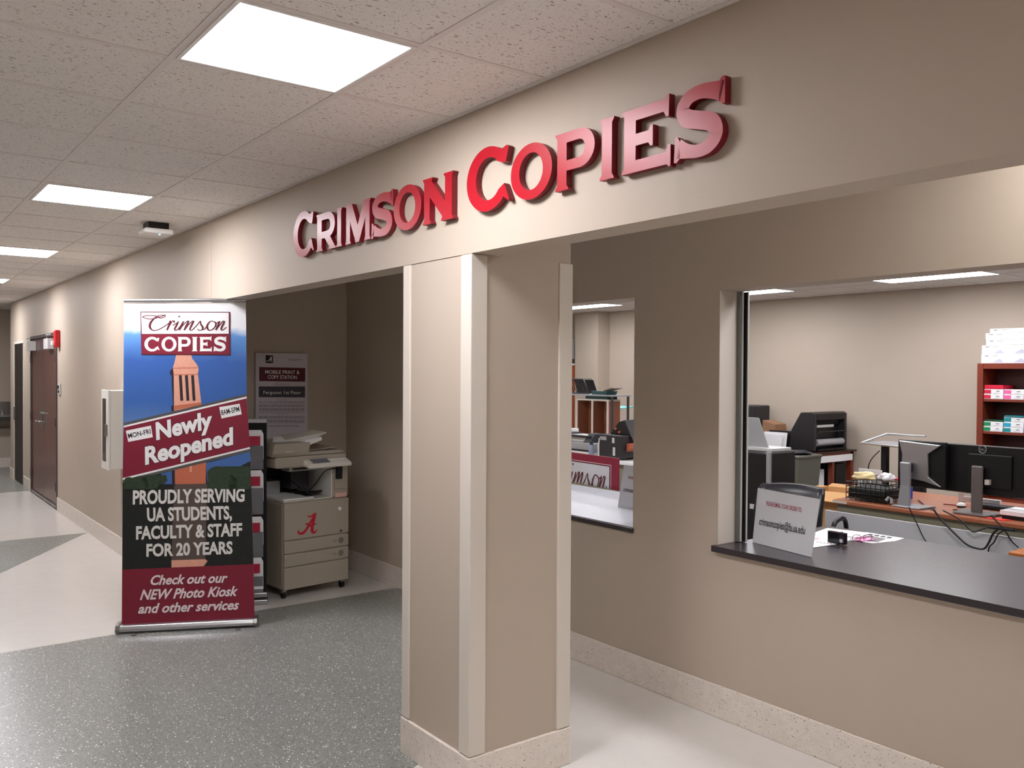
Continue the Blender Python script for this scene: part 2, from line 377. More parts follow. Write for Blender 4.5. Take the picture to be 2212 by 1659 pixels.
# ------------------------------------------------------------------ ceiling lights
def emis(name, rgb, s):
    m = bpy.data.materials.new(name); m.use_nodes = True; b = m.node_tree.nodes['Principled BSDF']
    b.inputs['Base Color'].default_value = (.8, .8, .8, 1); b.inputs['Emission Color'].default_value = lin(rgb); b.inputs['Emission Strength'].default_value = s
    return m
EC = emis('corridor_lamp', (254, 251, 255), CORRIDOR_PANEL); EH = emis('recess_lamp', (255, 252, 250), CORRIDOR_PANEL*.42); ER = emis('room_lamp', (251, 250, 255), ROOM_PANEL)
def panel(x0, x1, y0, y1, em, label, group):
    t = thing('ceiling_light', label, 'ceiling light', ((x0+x1)/2, (y0+y1)/2, ZC-.008), group)
    f = .014
    b = boxes(WHITE, (x0+.012, x1-.012, y0+.012, y0+.012+f, ZC-.007, ZC-.0005), (x0+.012, x1-.012, y1-.012-f, y1-.012, ZC-.007, ZC-.0005), (x0+.012, x0+.012+f, y0+.012+f, y1-.012-f, ZC-.007, ZC-.0005), (x1-.012-f, x1-.012, y0+.012+f, y1-.012-f, ZC-.007, ZC-.0005))
    b.build('frame', t)
    d = MB(); d.box(x0+.027, x1-.027, y0+.027, y1-.027, ZC-.004, ZC-.0005, em); d.build('diffuser', t)
    return t
CL = 'square ceiling panels of the corridor'
names = {0: 'largest square ceiling light, nearest the camera above the raised letters', 1: 'second nearest lit square ceiling panel, above the roll-up banner', 2: 'third lit square ceiling panel, at the left edge beyond the smoke-coloured ceiling device', 3: 'farthest small lit ceiling panel visible at the left edge', 4: 'lit ceiling panel at the very end of the corridor', -1: 'lit ceiling panel behind the camera near the wide counter opening'}
names[2] = 'third lit square ceiling panel down the corridor, cut by the left picture edge'
for k in (0, 1, 2, 3, 4):
    panel(X0-5*G*k, X0-5*G*k+G, -0.524-G, -0.524, EC, names[k], CL)
RL = 'oblong ceiling panels of the copy room'
rn = {(-4.1, 0): 'oblong lit ceiling panel seen through the wide window above the monitors', (-6.56, 0): 'oblong lit ceiling panel seen at the top left corner of the wide window', (-9.63, 0): 'oblong lit ceiling panel seen at the top of the narrow window'}
for xr in (-4.1, -6.56, -9.63, -1.66):
    for j, y0 in enumerate((6.885, 4.446, 2.008)):
        panel(xr-2*G, xr, y0, y0+G, ER, rn.get((xr, j), 'unseen oblong copy room ceiling panel added to brighten the room'), RL)  # panels without their own label are unseen, added to light desk and counter
panel(1.25, 1.25+G, -0.524-G, -0.524, EC, 'unseen square light panel added right of the camera to brighten the header wall', CL)  # added lamp out of view, lifts the dark right end of the header
panel(-1.30, -1.30+G, .78, .78+G, EH, 'square lit ceiling panel behind the header over the counter recess', 'recess ceiling panel')
# wireless access point
t = thing('ceiling_device', 'flat white square device with a blue light hanging under the corridor ceiling', 'ceiling device', (-6.50, -.26, 2.73))
MB().box(-6.60, -6.40, -.36, -.16, 2.70, 2.735, WHITE).build('housing', t, .014, 3)
MB().box(-6.57, -6.43, -.33, -.19, 2.735, 2.781, BLACK).build('shadow_gap_mount', t)  # bracket in black to give the shadowed gap above the housing
MB().lathe((-6.45, -.25, 2.6955), [(.006, 0), (.006, .006)], emis('blue_led', (90, 190, 255), 4), 10).build('indicator', t)
# ------------------------------------------------------------------ raised letters on the header
LET = mat('crimson_gloss_letter', (172, 12, 34), 0.34, spec=0.42)
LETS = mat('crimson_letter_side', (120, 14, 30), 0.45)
def letter(ch, x0, x1, z0, z1, label):
    b = MB()
    for grp in glyph(ch, x1-x0, z1-z0):
        vs, fs = gfill(grp, 0.0125)
        m3 = [(x0+p[0], -.0165-p[2], z0+p[1]) for p in vs]
        b.add(m3, fs, LET)
    # returns darker than the face
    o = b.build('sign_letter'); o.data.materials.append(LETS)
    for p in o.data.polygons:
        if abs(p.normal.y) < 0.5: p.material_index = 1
    for dx in (0.3, 0.7): pass
    return tag(o, label, 'sign letter', 'raised crimson letters on the header wall')
for ch, a, b_, hi, lab in [
    ('C', -4.603, -4.336, 2.601, 'tall raised crimson letter C, leftmost of all the wall letters'),
    ('R', -4.302, -4.062, 2.557, 'raised crimson letter R, second in the left-hand word'),
    ('I', -4.060, -3.998, 2.557, 'raised crimson letter I between R and M in the left-hand word'),
    ('M', -3.958, -3.695, 2.557, 'raised crimson letter M in the left-hand word'),
    ('S', -3.688, -3.476, 2.557, 'raised crimson letter S between M and O in the left-hand word'),
    ('O', -3.470, -3.233, 2.557, 'raised crimson letter O next to the N in the left-hand word'),
    ('N', -3.220, -2.981, 2.557, 'raised crimson letter N ending the left-hand word'),
    ('C', -2.880, -2.602, 2.601, 'tall raised crimson letter C starting the right-hand word'),
    ('O', -2.588, -2.352, 2.559, 'raised crimson letter O between C and P in the right-hand word'),
    ('P', -2.333, -2.130, 2.559, 'raised crimson letter P in the right-hand word'),
    ('I', -2.106, -2.038, 2.561, 'raised crimson letter I between P and E in the right-hand word'),
    ('E', -2.004, -1.795, 2.561, 'raised crimson letter E in the right-hand word'),
    ('S', -1.783, -1.590, 2.565, 'raised crimson letter S, rightmost of all the wall letters')]:
    letter(ch, a, b_, 2.363 if ch != 'C' else 2.358, hi, lab)
# ------------------------------------------------------------------ doors, cabinet and small things on the corridor wall
FRM = mat('dark_bronze_frame', (74, 62, 60), 0.45)
DWOOD = mat('dark_red_brown_door', (92, 58, 54), 0.28, noise=0.12, nscale=5, spec=0.6)
t = struct('door_1', boxes(FRM, (D1[0], D1[0]+.045, -.012, .12, 0, DH), (D1[1]-.045, D1[1], -.012, .12, 0, DH), (D1[0], D1[1], -.012, .12, DH, DH+.045)), None, .003)
xm = (D1[0]+D1[1])/2
for a, b_ in ((D1[0]+.05, xm-.003), (xm+.003, D1[1]-.05)):
    leaf = boxes(DWOOD, (a, b_, .004, .05, .012, DH-.006)).build('door_leaf', t, .002)
    left = a < xm-.5
    hx = a if left else b_
    for z in (.28, 1.08, 1.88): MB().tube([(hx, -.006, z-.055), (hx, -.006, z+.055)], .016, FRM, 8).build('hinge', leaf)
    sx = b_ if left else a; sg = -1 if left else 1
    boxes(STEEL, (a+.01, b_-.01, -.012, .003, .014, .05)).build('door_sweep', leaf, .003)
    h = MB(); h.box(sx+sg*.05, sx+sg*.11, -.006, .004, .98, 1.20, STEEL); h.tube([(sx+sg*.08, -.004, 1.04), (sx+sg*.08, -.06, 1.04), (sx+sg*.19, -.065, 1.04)], .011, STEEL, 8); h.tube([(sx+sg*.08, -.004, 1.15), (sx+sg*.08, -.03, 1.15)], .02, STEEL, 10)
    h.build('door_handle', leaf)
    c = MB(); cx = (a+.2) if left else (b_-.35)
    c.box(cx-.15, cx+.15, -.07, .002, DH-.16, DH-.03, LTGREY); c.tube([(cx, -.05, DH-.03), (cx, -.06, DH+.012), (cx+sg*.28, -.045, DH+.016)], .01, STEEL, 6)
    c.build('door_closer', leaf, .008)
t = struct('door_2', boxes(TRIM, (D2[0], D2[0]+.03, -.004, .13, 0, DH-.03), (D2[1]-.03, D2[1], -.004, .13, 0, DH-.03), (D2[0], D2[1], -.004, .13, DH-.03, DH+.005)), None, .003)
dl = boxes(mat('near_black_door', (20, 15, 15), 0.5), (D2[0]+.032, D2[1]-.032, .004, .05, .01, DH-.035)).build('door_leaf', t)
boxes(STEEL, (D2[0]+.08, D2[0]+.13, -.02, .004, .95, 1.15)).build('door_handle', dl, .004)
t = thing('fire_alarm_strobe', 'red fire alarm unit on the wall at the top right of the brown double door', 'fire alarm', (-11.73, -.03, 2.1))
MB().box(-11.80, -11.67, -.055, -.001, 2.0, 2.21, mat('alarm_red', (200, 24, 34), 0.4)).build('housing', t, .01)
MB().box(-11.79, -11.72, -.085, -.055, 2.03, 2.075, WHITE).build('strobe_lens', t, .006)
t = thing('card_reader', 'small grey plate with a black key on the wall right of the brown double door', 'wall plate', (-11.68, -.01, 1.5))
MB().box(-11.74, -11.62, -.018, -.001, 1.43, 1.56, LTGREY).build('plate', t, .004)
MB().box(-11.71, -11.67, -.03, -.018, 1.50, 1.54, BLACK).build('key', t); MB().box(-11.69, -11.65, -.026, -.018, 1.45, 1.48, BLACK).build('key', t)
CAB = mat('white_enamel', (226, 224, 218), 0.4)
t = thing('fire_extinguisher_cabinet', 'white fire extinguisher cabinet on the corridor wall left of the roll-up banner', 'cabinet', (-8.545, -.075, .8))
MB().box(-8.68, -8.41, -.148, -.001, .83, 1.545, CAB).build('case', t, .006)
dr = MB().box(-8.685, -8.405, -.166, -.149, .825, 1.55, CAB).build('door', t, .004)
MB().box(-8.63, -8.50, -.169, -.1655, .90, 1.47, mat('dark_glass', (40, 42, 46), 0.08)).build('window_pane', dr)
MB().box(-8.475, -8.445, -.190, -.166, 1.13, 1.24, STEEL).build('door_handle', dr, .005)
t = thing('drinking_fountain', 'steel drinking fountain on the wall at the far end of the corridor', 'drinking fountain', (-17.4, .1, .6))
MB().box(-17.6, -17.585, -.35, .30, .92, 1.16, STEEL).build('backsplash', t)
MB().prism([(-17.6, -.30, .93), (-17.22, -.30, .93), (-17.25, -.30, .82), (-17.6, -.30, .68)], (0, .52, 0), STEEL).build('basin', t, .02)
MB().tube([(-17.30, .05, .93), (-17.30, .05, .99), (-17.36, .05, 1.01)], .012, SILVER, 8).build('spout', t)
# ------------------------------------------------------------------ roll-up banner
BA = plane((0, 0, 0), (0, 0, 1), 252, 1368); BB = plane((0, 0, 0), (0, 0, 1), 556, 1352)
bdir = (BB-BA).normalized(); bn = Vector((bdir.y, -bdir.x, 0))
def BP(px, py, off=0.0): return plane(BA, bn, px, py, off)
def c1(x, y): return (250+x/4.147, 640+y/4.147)
def c2(x, y): return (230+x/4.147, 1000+y/4.147)
t = thing('roll_up_banner', 'tall roll-up banner with a brick tower picture and crimson bands standing in the corridor', 'banner', (BA+BB)/2)
SKY = ramp_z('printed_sky', [(0.0, (96, 130, 178)), (0.25, (50, 96, 168)), (0.55, (52, 96, 172)), (0.74, (96, 150, 214)), (0.80, (236, 240, 246)), (1.0, (240, 240, 242))], 1.30, 2.2)
b = MB()
R_ = [(531, 653), (532, 740), (533, 860), (540, 980), (545, 1120), (548, 1240), (550, 1345)]
L_ = [(268, 656), (267, 800), (266, 900), (265, 1030), (264, 1200), (263, 1352)]
outl = L_+R_[::-1]
sheet = MB(); backc = [BP(x, y, -.003) for x, y in outl]; frontc = [BP(x, y, 0) for x, y in outl]
n = len(outl); sheet.add(frontc+backc, [tuple(range(n)), tuple(range(2*n-1, n-1, -1))]+[(i, (i+1) % n, n+(i+1) % n, n+i) for i in range(n)], WPRINT)
a = .0007
def lerp_edge(E_, y):
    for (xa, ya), (xb, yb) in zip(E_, E_[1:]):
        if ya <= y <= yb: return xa+(xb-xa)*(y-ya)/(yb-ya)
    return E_[-1][0] if y > E_[-1][1] else E_[0][0]
def edge(side, y): return (lerp_edge(L_ if side == 'L' else R_, y), y)
# picture area
sky_pts = [edge('L', 662), edge('R', 659), edge('R', 860), edge('R', 975), edge('L', 1035)]
poly(sheet, BP, [edge('L', 662), edge('L', 800), edge('L', 900), edge('L', 1035), edge('R', 980), edge('R', 860), edge('R', 740), edge('R', 659)], a, SKY)
DARKP = mat('dark_tree_print', (26, 30, 28), 0.5, noise=0.5, nscale=30)
poly(sheet, BP, [edge('L', 1036), edge('L', 1200), edge('L', 1231), edge('R', 1219), edge('R', 1100), edge('R', 978)], 1.2*a, DARKP)
TREE = mat('tree_print', (46, 62, 44), 0.5, noise=0.7, nscale=60)
BLUE2 = mat('blue_print', (66, 104, 168), 0.5)
poly(sheet, BP, [c2(490, 95), c2(600, 65), c2(600, 190), c2(490, 190)], 1.6*a, BLUE2)
poly(sheet, BP, [c2(890, 0), c2(1285, -95), c2(1295, -20), c2(905, 180)], 1.6*a, BLUE2)
for cx_, cy_, r_ in ((1000, 110, 95), (1120, 70, 100), (1220, 60, 85), (1060, 180, 110), (1200, 170, 110), (960, 190, 60), (480, 130, 65), (400, 170, 80), (300, 190, 80), (200, 200, 70)):
    pts = [(cx_+r_*(0.85+.25*random.random())*math.cos(k*math.pi/9), min(235, cy_+r_*(0.85+.25*random.random())*math.sin(k*math.pi/9))) for k in range(18)]
    pts = [(min(max(x, 158), 1292), max(y, 30 if x > 900 else 110)) for x, y in pts]
    poly(sheet, BP, [c2(*p) for p in pts], 1.8*a+.00002*r_, TREE)
BRICK = mat('tower_brick_print', (226, 164, 142), 0.5, noise=0.12, nscale=60)
BRICK2 = mat('tower_orange_print', (196, 110, 82), 0.5, noise=0.12, nscale=60); BRICK3 = mat('tower_shaded_print', (92, 78, 72), 0.5)
TSH = mat('tower_dark_print', (44, 40, 46), 0.5)
poly(sheet, BP, [c1(*p) for p in [(545, 510), (675, 510), (685, 560), (700, 575), (722, 605), (740, 635), (742, 660), (735, 690), (770, 985), (518, 1025), (520, 760), (512, 660), (512, 640), (525, 600)]], 2.4*a, BRICK)
poly(sheet, BP, [c1(*p) for p in [(512, 640), (484, 672), (486, 695), (500, 715), (502, 800), (512, 970), (496, 990), (498, 1030), (522, 1028), (520, 700)]], 2.6*a, TSH)
for x0_ in (565, 620, 675): poly(sheet, BP, [c1(x0_, 708), c1(x0_+26, 706), c1(x0_+40, 935), c1(x0_+14, 937)], 2.8*a, TSH)
for yy_ in (640, 700): poly(sheet, BP, [c1(515, yy_), c1(740, yy_-4), c1(740, yy_+4), c1(515, yy_+8)], 2.8*a, BRICK2)
poly(sheet, BP, [c1(525, 980), c1(765, 950), c1(766, 975), c1(522, 1020)], 2.9*a, BRICK2)
poly(sheet, BP, [c2(612, 60), c2(892, -5), c2(890, 186), c2(614, 190)], 2.4*a, BRICK2)
poly(sheet, BP, [c2(585, 70), c2(612, 60), c2(614, 210), c2(588, 215)], 2.6*a, TSH)
poly(sheet, BP, [c2(745, 30), c2(765, 26), c2(765, 80), c2(745, 82)], 2.7*a, BRICK)
poly(sheet, BP, [c2(606, 190), c2(905, 186), c2(885, 862), c2(582, 872)], 2.4*a, BRICK3)
poly(sheet, BP, [c2(582, 872), c2(885, 862), c2(905, 880), c2(870, 926), c2(582, 940)], 2.5*a, BRICK)
# slanting crimson band
GSH = mat('grey_band_print', (86, 84, 84), 0.5)
poly(sheet, BP, [c1(72, 1135), c1(1172, 875), c1(1203, 1390), c1(62, 1672)], 3*a, GSH)
poly(sheet, BP, [c1(72, 1160), c1(1172, 898), c1(1203, 1366), c1(62, 1646)], 3.4*a, WPRINT)
poly(sheet, BP, [c1(72, 1176), c1(1172, 914), c1(1203, 1350), c1(62, 1628)], 3.8*a, CRIM)
for q, s_, bl, br, tl in (([(90, 1205), (315, 1158), (332, 1262), (112, 1305)], 'MON-FRI', (115, 1272), (316, 1228), (106, 1232)), ([(927, 993), (1110, 962), (1128, 1057), (948, 1095)], '8AM-5PM', (948, 1066), (1110, 1030), (940, 1022))):
    poly(sheet, BP, [c1(*p) for p in q], 4.4*a, WPRINT)
    put(sheet, text2d(s_, 0.018), BP, c1(*bl), c1(*br), c1(*tl), 4.9*a, KPRINT)
def outlined(s_, BL, BR, TL, base, dark, bold=.035, shear=.25, grow=.03, m=WPRINT, cc=c1):
    if grow: put(sheet, text2d(s_, bold+grow, shear), BP, cc(BL[0]-5, BL[1]+1), cc(BR[0]+5, BR[1]+1), cc(*TL), base, dark)
    put(sheet, text2d(s_, bold, shear), BP, cc(*BL), cc(*BR), cc(*TL), base+a*.5, m)
outlined('Newly', (362, 1283), (878, 1170), (340, 1142), 4.4*a, CRIMD, .04, .12)
outlined('Reopened', (262, 1505), (1068, 1318), (244, 1362), 4.4*a, CRIMD, .04, .12)
for s_, bl, br, tl in (('PROUDLY SERVING', (235, 367), (1237, 342), (237, 252)), ('UA STUDENTS,', (365, 520), (1125, 500), (362, 408)), ('FACULTY & STAFF', (265, 682), (1215, 650), (265, 573)), ('FOR 20 YEARS', (357, 836), (1130, 810), (357, 731))):
    outlined(s_, bl, br, tl, 4.4*a, KPRINT, .036, 0, 0, m=mat('pale_grey_print', (224, 222, 218), .5), cc=c2)
poly(sheet, BP, [edge('L', 1230.5), edge('R', 1218.5), edge('R', 1300), edge('R', 1344), edge('L', 1352), edge('L', 1300)], 3.2*a, CRIM)
for s_, bl, br, tl in (('Check out our', (395, 1092), (1085, 1068), (397, 1010)), ('NEW Photo Kiosk', (298, 1225), (1176, 1188), (303, 1140)), ('and other services', (283, 1348), (1188, 1310), (284, 1266))):
    outlined(s_, bl, br, tl, 4.4*a, CRIMD, .028, .3, .02, m=mat('pinkish_white_print', (238, 220, 222), .5), cc=c2)
# logo box on top
poly(sheet, BP, [c1(220, 137), c1(1027, 140), c1(1027, 528), c1(230, 523)], 4*a, CRIMD)
poly(sheet, BP, [c1(228, 145), c1(1012, 147), c1(1012, 335), c1(234, 337)], 4.6*a, WPRINT)
poly(sheet, BP, [c1(230, 340), c1(1020, 338), c1(1020, 520), c1(234, 516)], 4.6*a, CRIM)
lo = [c1(258, 494), c1(990, 492), c1(258, 364)]
adv = [0.0, .178, .375, .545, .655, .835]; wid = [.150, .175, .150, .066, .150, .160]
A_, B_, T_ = BP(*lo[0], 5.2*a), BP(*lo[1], 5.2*a), BP(*lo[2], 5.2*a)
adv = [0, .206, .400, .575, .668, .842]; wid = [.180, .180, .160, .070, .152, .158]
for ch, x_, w_ in zip('COPIES', adv, wid):
    for grp in glyph(ch, w_, 1.0):
        vs, fs = gfill(grp, 0); sheet.add([A_+(B_-A_)*(x_+p[0])+(T_-A_)*p[1] for p in vs], fs, WPRINT)
def script_word(mb, P, m, only=None):
    """the word 'Crimson' in copperplate script; P maps x 0..1, y 0..1 to 3D"""
    th, tk = .012, .026
    S = [
     [(.02,.80,th),(.0,.88,th),(.06,.95,th),(.14,.93,th),(.20,.85,th)],
     [(.02,.80,th),(.08,.74,th),(.16,.80,th),(.23,.92,th),(.26,.99,th),(.255,1.0,th)],
     [(.26,.99,th),(.262,.90,th),(.22,.80,th),(.19,.82,th)],
     [(.245,.98,th),(.20,.97,.010),(.14,.80,.020),(.09,.50,.026),(.085,.22,.024),(.12,.06,.014),(.17,.08,th),(.23,.22,th),(.29,.42,th),(.32,.56,th)],
     [(.312,.58,th),(.326,.62,.016),(.310,.38,.022),(.284,.06,.020)], [(.286,.10,th),(.322,.40,th),(.350,.62,.012),(.370,.60,.020),(.366,.50,.010)], [(.352,.34,th),(.402,.50,th)],
     [(.40,.40,th),(.42,.60,.014),(.395,.32,.022),(.375,.12,.018),(.39,.05,th),(.42,.16,th),(.46,.42,th)],
     [(.425,.86,.016),(.430,.90,.020),(.434,.86,.014)],
     [(.455,.40,th),(.482,.60,.014),(.455,.30,.020),(.432,.06,.020)],
     [(.432,.08,th),(.478,.38,th),(.525,.60,.012),(.540,.58,.020),(.512,.30,.022),(.490,.06,.018)],
     [(.492,.08,th),(.538,.38,th),(.585,.60,.012),(.600,.58,.020),(.572,.30,.022),(.558,.12,.018),(.572,.05,th),(.60,.14,th),(.66,.46,th)],
     [(.655,.46,th),(.685,.62,.010),(.688,.44,.018),(.712,.24,.022),(.700,.08,.012),(.665,.06,th),(.652,.14,.012)],
     [(.70,.08,th),(.735,.14,th),(.765,.34,th)],
     [(.850,.58,th),(.805,.60,.012),(.768,.36,.022),(.775,.12,.020),(.805,.05,th),(.855,.22,.014),(.872,.46,.018),(.850,.59,.010)],
     [(.855,.52,th),(.880,.50,th),(.90,.56,th)],
     [(.895,.48,th),(.918,.60,.014),(.892,.30,.022),(.872,.06,.020)],
     [(.874,.08,th),(.918,.38,th),(.955,.60,.012),(.972,.56,.020),(.948,.30,.022),(.935,.12,.018),(.948,.05,th),(.972,.12,th),(1.0,.24,th)]]
    for k, s_ in enumerate(S):
        vs, fs = strip_mesh(stroke([(x, y*.27, w_*1.1) for x, y, w_ in s_], 7))
        mb.add([P(p[0], p[1]/.27, k) for p in vs], fs, m)
A2, B2, T2 = BP(*c1(243, 314), 5.2*a), BP(*c1(992, 312), 5.2*a), BP(*c1(243, 165), 5.2*a)
script_word(sheet, lambda x, y, k: A2+(B2-A2)*x+(T2-A2)*y+bn*(.00004*k)*(1 if (CAMP-BA).dot(bn) > 0 else -1), CRIMD)
sheet.closed = lambda: False
sheet.build('banner_sheet', t)
tn = (CAMP-BA); fn = bn if tn.dot(bn) > 0 else -bn
tl, tr = BP(268, 650), BP(531, 648)
MB().tube([tl, tr], .012, SILVER, 12).build('top_rail', t)
bs = MB(Matrix.Translation(BA) @ Matrix(((bdir.x, fn.x, 0, 0), (bdir.y, fn.y, 0, 0), (0, 0, 1, 0), (0, 0, 0, 1))))
L0 = (BB-BA).length
bs.prism([(0, .035, .012), (0, .045, .03), (0, .03, .055), (0, -.03, .06), (0, -.09, .05), (0, -.10, .012)], (L0, 0, 0), SILVER); bs.build('base_cassette', t, .006)
for q in (0.012, L0-.012):
    e_ = MB(bs.M); e_.prism([(q-.014, .038, .008), (q-.014, .048, .03), (q-.014, .032, .06), (q-.014, -.03, .066), (q-.014, -.095, .055), (q-.014, -.105, .008)], (.028, 0, 0), STEEL); e_.build('end_cap', t, .004)
for q in (.12, L0-.12):
    e_ = MB(bs.M); e_.box(q-.015, q+.015, -.16, .09, .0015, .010, STEEL); e_.build('foot', t, .003)
e_ = MB(bs.M); e_.tube([(L0/2, -.045, .055), (L0/2, -.03, 2.17)], .008, SILVER, 10); e_.build('support_pole', t)
# ------------------------------------------------------------------ literature rack
RB = Vector((-6.225, .452, 0)); rd = Vector((-.426, -.905, 0)); rn_ = Vector((.905, -.426, 0))
RM = Matrix.Translation(RB) @ Matrix(((rd.x, rn_.x, 0, 0), (rd.y, rn_.y, 0, 0), (0, 0, 1, 0), (0, 0, 0, 1)))
t = thing('literature_rack', 'black literature rack with grey pockets of leaflets between the banner and the copier', 'literature rack', RB)
RW = .34
MB(RM).box(0, RW, -.03, -.01, .05, 1.345, mat('black_fabric', (16, 16, 18), .8)).build('backing', t)
MB(RM).box(-.004, RW+.004, -.035, .0, 1.345, 1.375, SILVER).build('top_bar', t, .006)
MB(RM).box(-.012, RW+.012, -.06, .03, .0015, .035, SILVER).build('base', t, .006); MB(RM).box(-.008, RW+.008, -.045, .015, .05, .085, SILVER).build('base', t, .006)
MESHG = mat('grey_mesh_pocket', (118, 118, 124), .7, noise=.25, nscale=15)
for i, (zt, zb) in enumerate(((1.295, 1.0), (.985, .665), (.660, .345), (.330, .085))):
    MB(RM).prism([(.022, -.008, zb), (RW-.022, -.008, zb), (RW-.022, .012, zb+.01), (RW-.022, .02, zt-.13), (.022, .02, zt-.13), (.022, .012, zb+.01)], (0, -.0015, .0), MESHG)
    pk = MB(RM); pk.add([(.022, -.009, zb), (RW-.022, -.009, zb), (RW-.022, .022, zt-.12), (.022, .022, zt-.12), (.022, -.009, zt-.12), (RW-.022, -.009, zt-.12)], [(0, 1, 2, 3), (0, 3, 4), (1, 5, 2), (0, 4, 5, 1)], MESHG); pk.closed = lambda: False
    pk.build('pocket', t)
    for j, u0 in enumerate((.02, .185)):
        dz = (.0, .012, -.006, .02)[i]
        lf = thing('leaflet', 'white leaflet with a crimson label, %s of the rack, %s side' % (('top pocket', 'second pocket', 'third pocket', 'bottom pocket')[i], ('copier', 'banner')[j]), 'leaflet', RM @ Vector((u0+.06, .01, zt-.1)), 'leaflets in the rack')
        c_ = MB(RM); c_.prism([(u0, .0, zt-.22), (u0+.13, .0, zt-.22), (u0+.13, .024, zt-.02+dz), (u0+.10, .026, zt+.0+dz), (u0+.015, .026, zt+.0+dz), (u0, .024, zt-.03+dz)], (0, -.006, 0), PAPER); c_.build('sheets', lf)
        c_ = MB(RM); c_.quad([(u0+.022, .0275, zt-.115+dz), (u0+.122, .0275, zt-.115+dz), (u0+.122, .0285, zt-.045+dz), (u0+.022, .0285, zt-.045+dz)], mat('bright_crimson_print', (168, 28, 60), .5)); c_.closed = lambda: False
        c_.build('printed_label', lf)
# ------------------------------------------------------------------ poster in the alcove
PP = PX(-6.965)
def c5(x, y): return (540+x/4.879, 740+y/4.879)
p0, p1 = PP(553, 762), PP(665, 765)
po = thing('wall_poster', 'foam board poster with crimson and grey title boxes on the alcove wall behind the copier', 'poster', (-6.98, .88, 1.5))
MB().box(-6.995, -6.968, p0.y, p1.y, 1.00, p0.z, mat('poster_board', (206, 200, 206), .6)).build('board', po)
s = MB(); s.closed = lambda: False
PGREY = mat('poster_grey_text', (120, 116, 126), .6)
poly(s, PP, [c5(97, 258), c5(582, 268), c5(582, 412), c5(97, 406)], .001, CRIMD)
poly(s, PP, [c5(93, 462), c5(580, 462), c5(580, 578), c5(93, 575)], .001, mat('poster_slate_box', (72, 66, 76), .6))
put(s, text2d('MOBILE PRINT &', .008), PP, c5(160, 327), c5(522, 332), c5(160, 290), .002, WPRINT)
put(s, text2d('COPY STATION', .008), PP, c5(188, 382), c5(494, 386), c5(188, 344), .002, WPRINT)
put(s, text2d('Ferguson 1st Floor', .002), PP, c5(142, 542), c5(538, 544), c5(142, 508), .002, WPRINT)
put(s, text2d('This location is:'), PP, c5(262, 446), c5(420, 446), c5(262, 432), .002, PGREY)
put(s, text2d('ALABAMA'), PP, c5(405, 188), c5(545, 192), c5(405, 168), .002, PGREY)
poly(s, PP, [c5(165, 132), c5(243, 138), c5(243, 216), c5(165, 214)], .001, mat('poster_dark_box', (44, 20, 30), .6))
def logo_A(mb, P, m):
    S = [[(.93,.99,.05),(.84,.72,.14),(.76,.45,.15),(.74,.18,.16),(.80,.07,.13),(.92,.10,.08),(1.0,.22,.03)],
         [(.86,.90,.10),(.66,.60,.11),(.46,.28,.12),(.28,.10,.13),(.10,.08,.11),(.02,.18,.08),(.06,.25,.03)],
         [(.40,.47,.03),(.46,.53,.07),(.62,.42,.09),(.80,.45,.08),(.98,.50,.03)],
         [(.52,.93,.03),(.56,.86,.07),(.70,.88,.08),(.84,.97,.09),(.99,1.0,.03)]]
    for k, q in enumerate(S):
        vs, fs = strip_mesh(stroke(q, 7)); mb.add([P(p[0], p[1], k) for p in vs], fs, m)
def pmap(pl, BL, BR, TL, off):
    A, B, T = pl(*BL, off), pl(*BR, off), pl(*TL, off); nrm = (B-A).cross(T-A).normalized()
    if nrm.dot(CAMP-A) < 0: nrm = -nrm
    return lambda x, y, k: A+(B-A)*x+(T-A)*y+nrm*(.0002*k)
logo_A(s, pmap(PP, c5(172, 200), c5(236, 204), c5(172, 148), .002), WPRINT)
random.seed(3)
for yy, rows in ((602, 1), (622, 2), (654, 3), (690, 4), (735, 1), (754, 1), (776, 3), (815, 4), (872, 2)):
    for r in range(rows):
        y_ = yy+r*9; xx = 95 if yy not in (602, 754) else 285; xe = 575 if yy not in (602, 754) else 395
        if yy > 850: xx, xe = 165, 515
        while xx < xe:
            w_ = random.randint(14, 46); w_ = min(w_, xe-xx)
            poly(s, PP, [c5(xx, y_), c5(xx+w_, y_+.5), c5(xx+w_, y_+5), c5(xx, y_+4.5)], .001, PGREY); xx += w_+8
s.build('printing', po)
# ------------------------------------------------------------------ copier
CA = Vector((-6.23, .585, 0)); CBv = Vector((-6.29, 1.155, 0)); cu_ = (CBv-CA).normalized(); cn = Vector((cu_.y, -cu_.x, 0))
CM = Matrix.Translation(CA) @ Matrix(((cu_.x, cn.x, 0, 0), (cu_.y, cn.y, 0, 0), (0, 0, 1, 0), (0, 0, 0, 1)))  # local: x along front, y out of the front, z up
CW = (CBv-CA).length; CD = -.60
BEI = mat('copier_beige', (164, 155, 141), .45); BEI2 = mat('copier_light', (206, 202, 192), .45); BDK = mat('copier_dark_inside', (46, 46, 48), .6)
t = thing('office_copier', 'beige office copier on castors with a red script letter A, in the alcove', 'copier', CA+cu_*CW/2+cn*CD/2)
def CP(px, py, off=0.0): return plane(CA, cn, px, py, off)
MB(CM).box(0, CW, CD, -.004, .07, .735, BEI).build('lower_body', t, .02, 3)
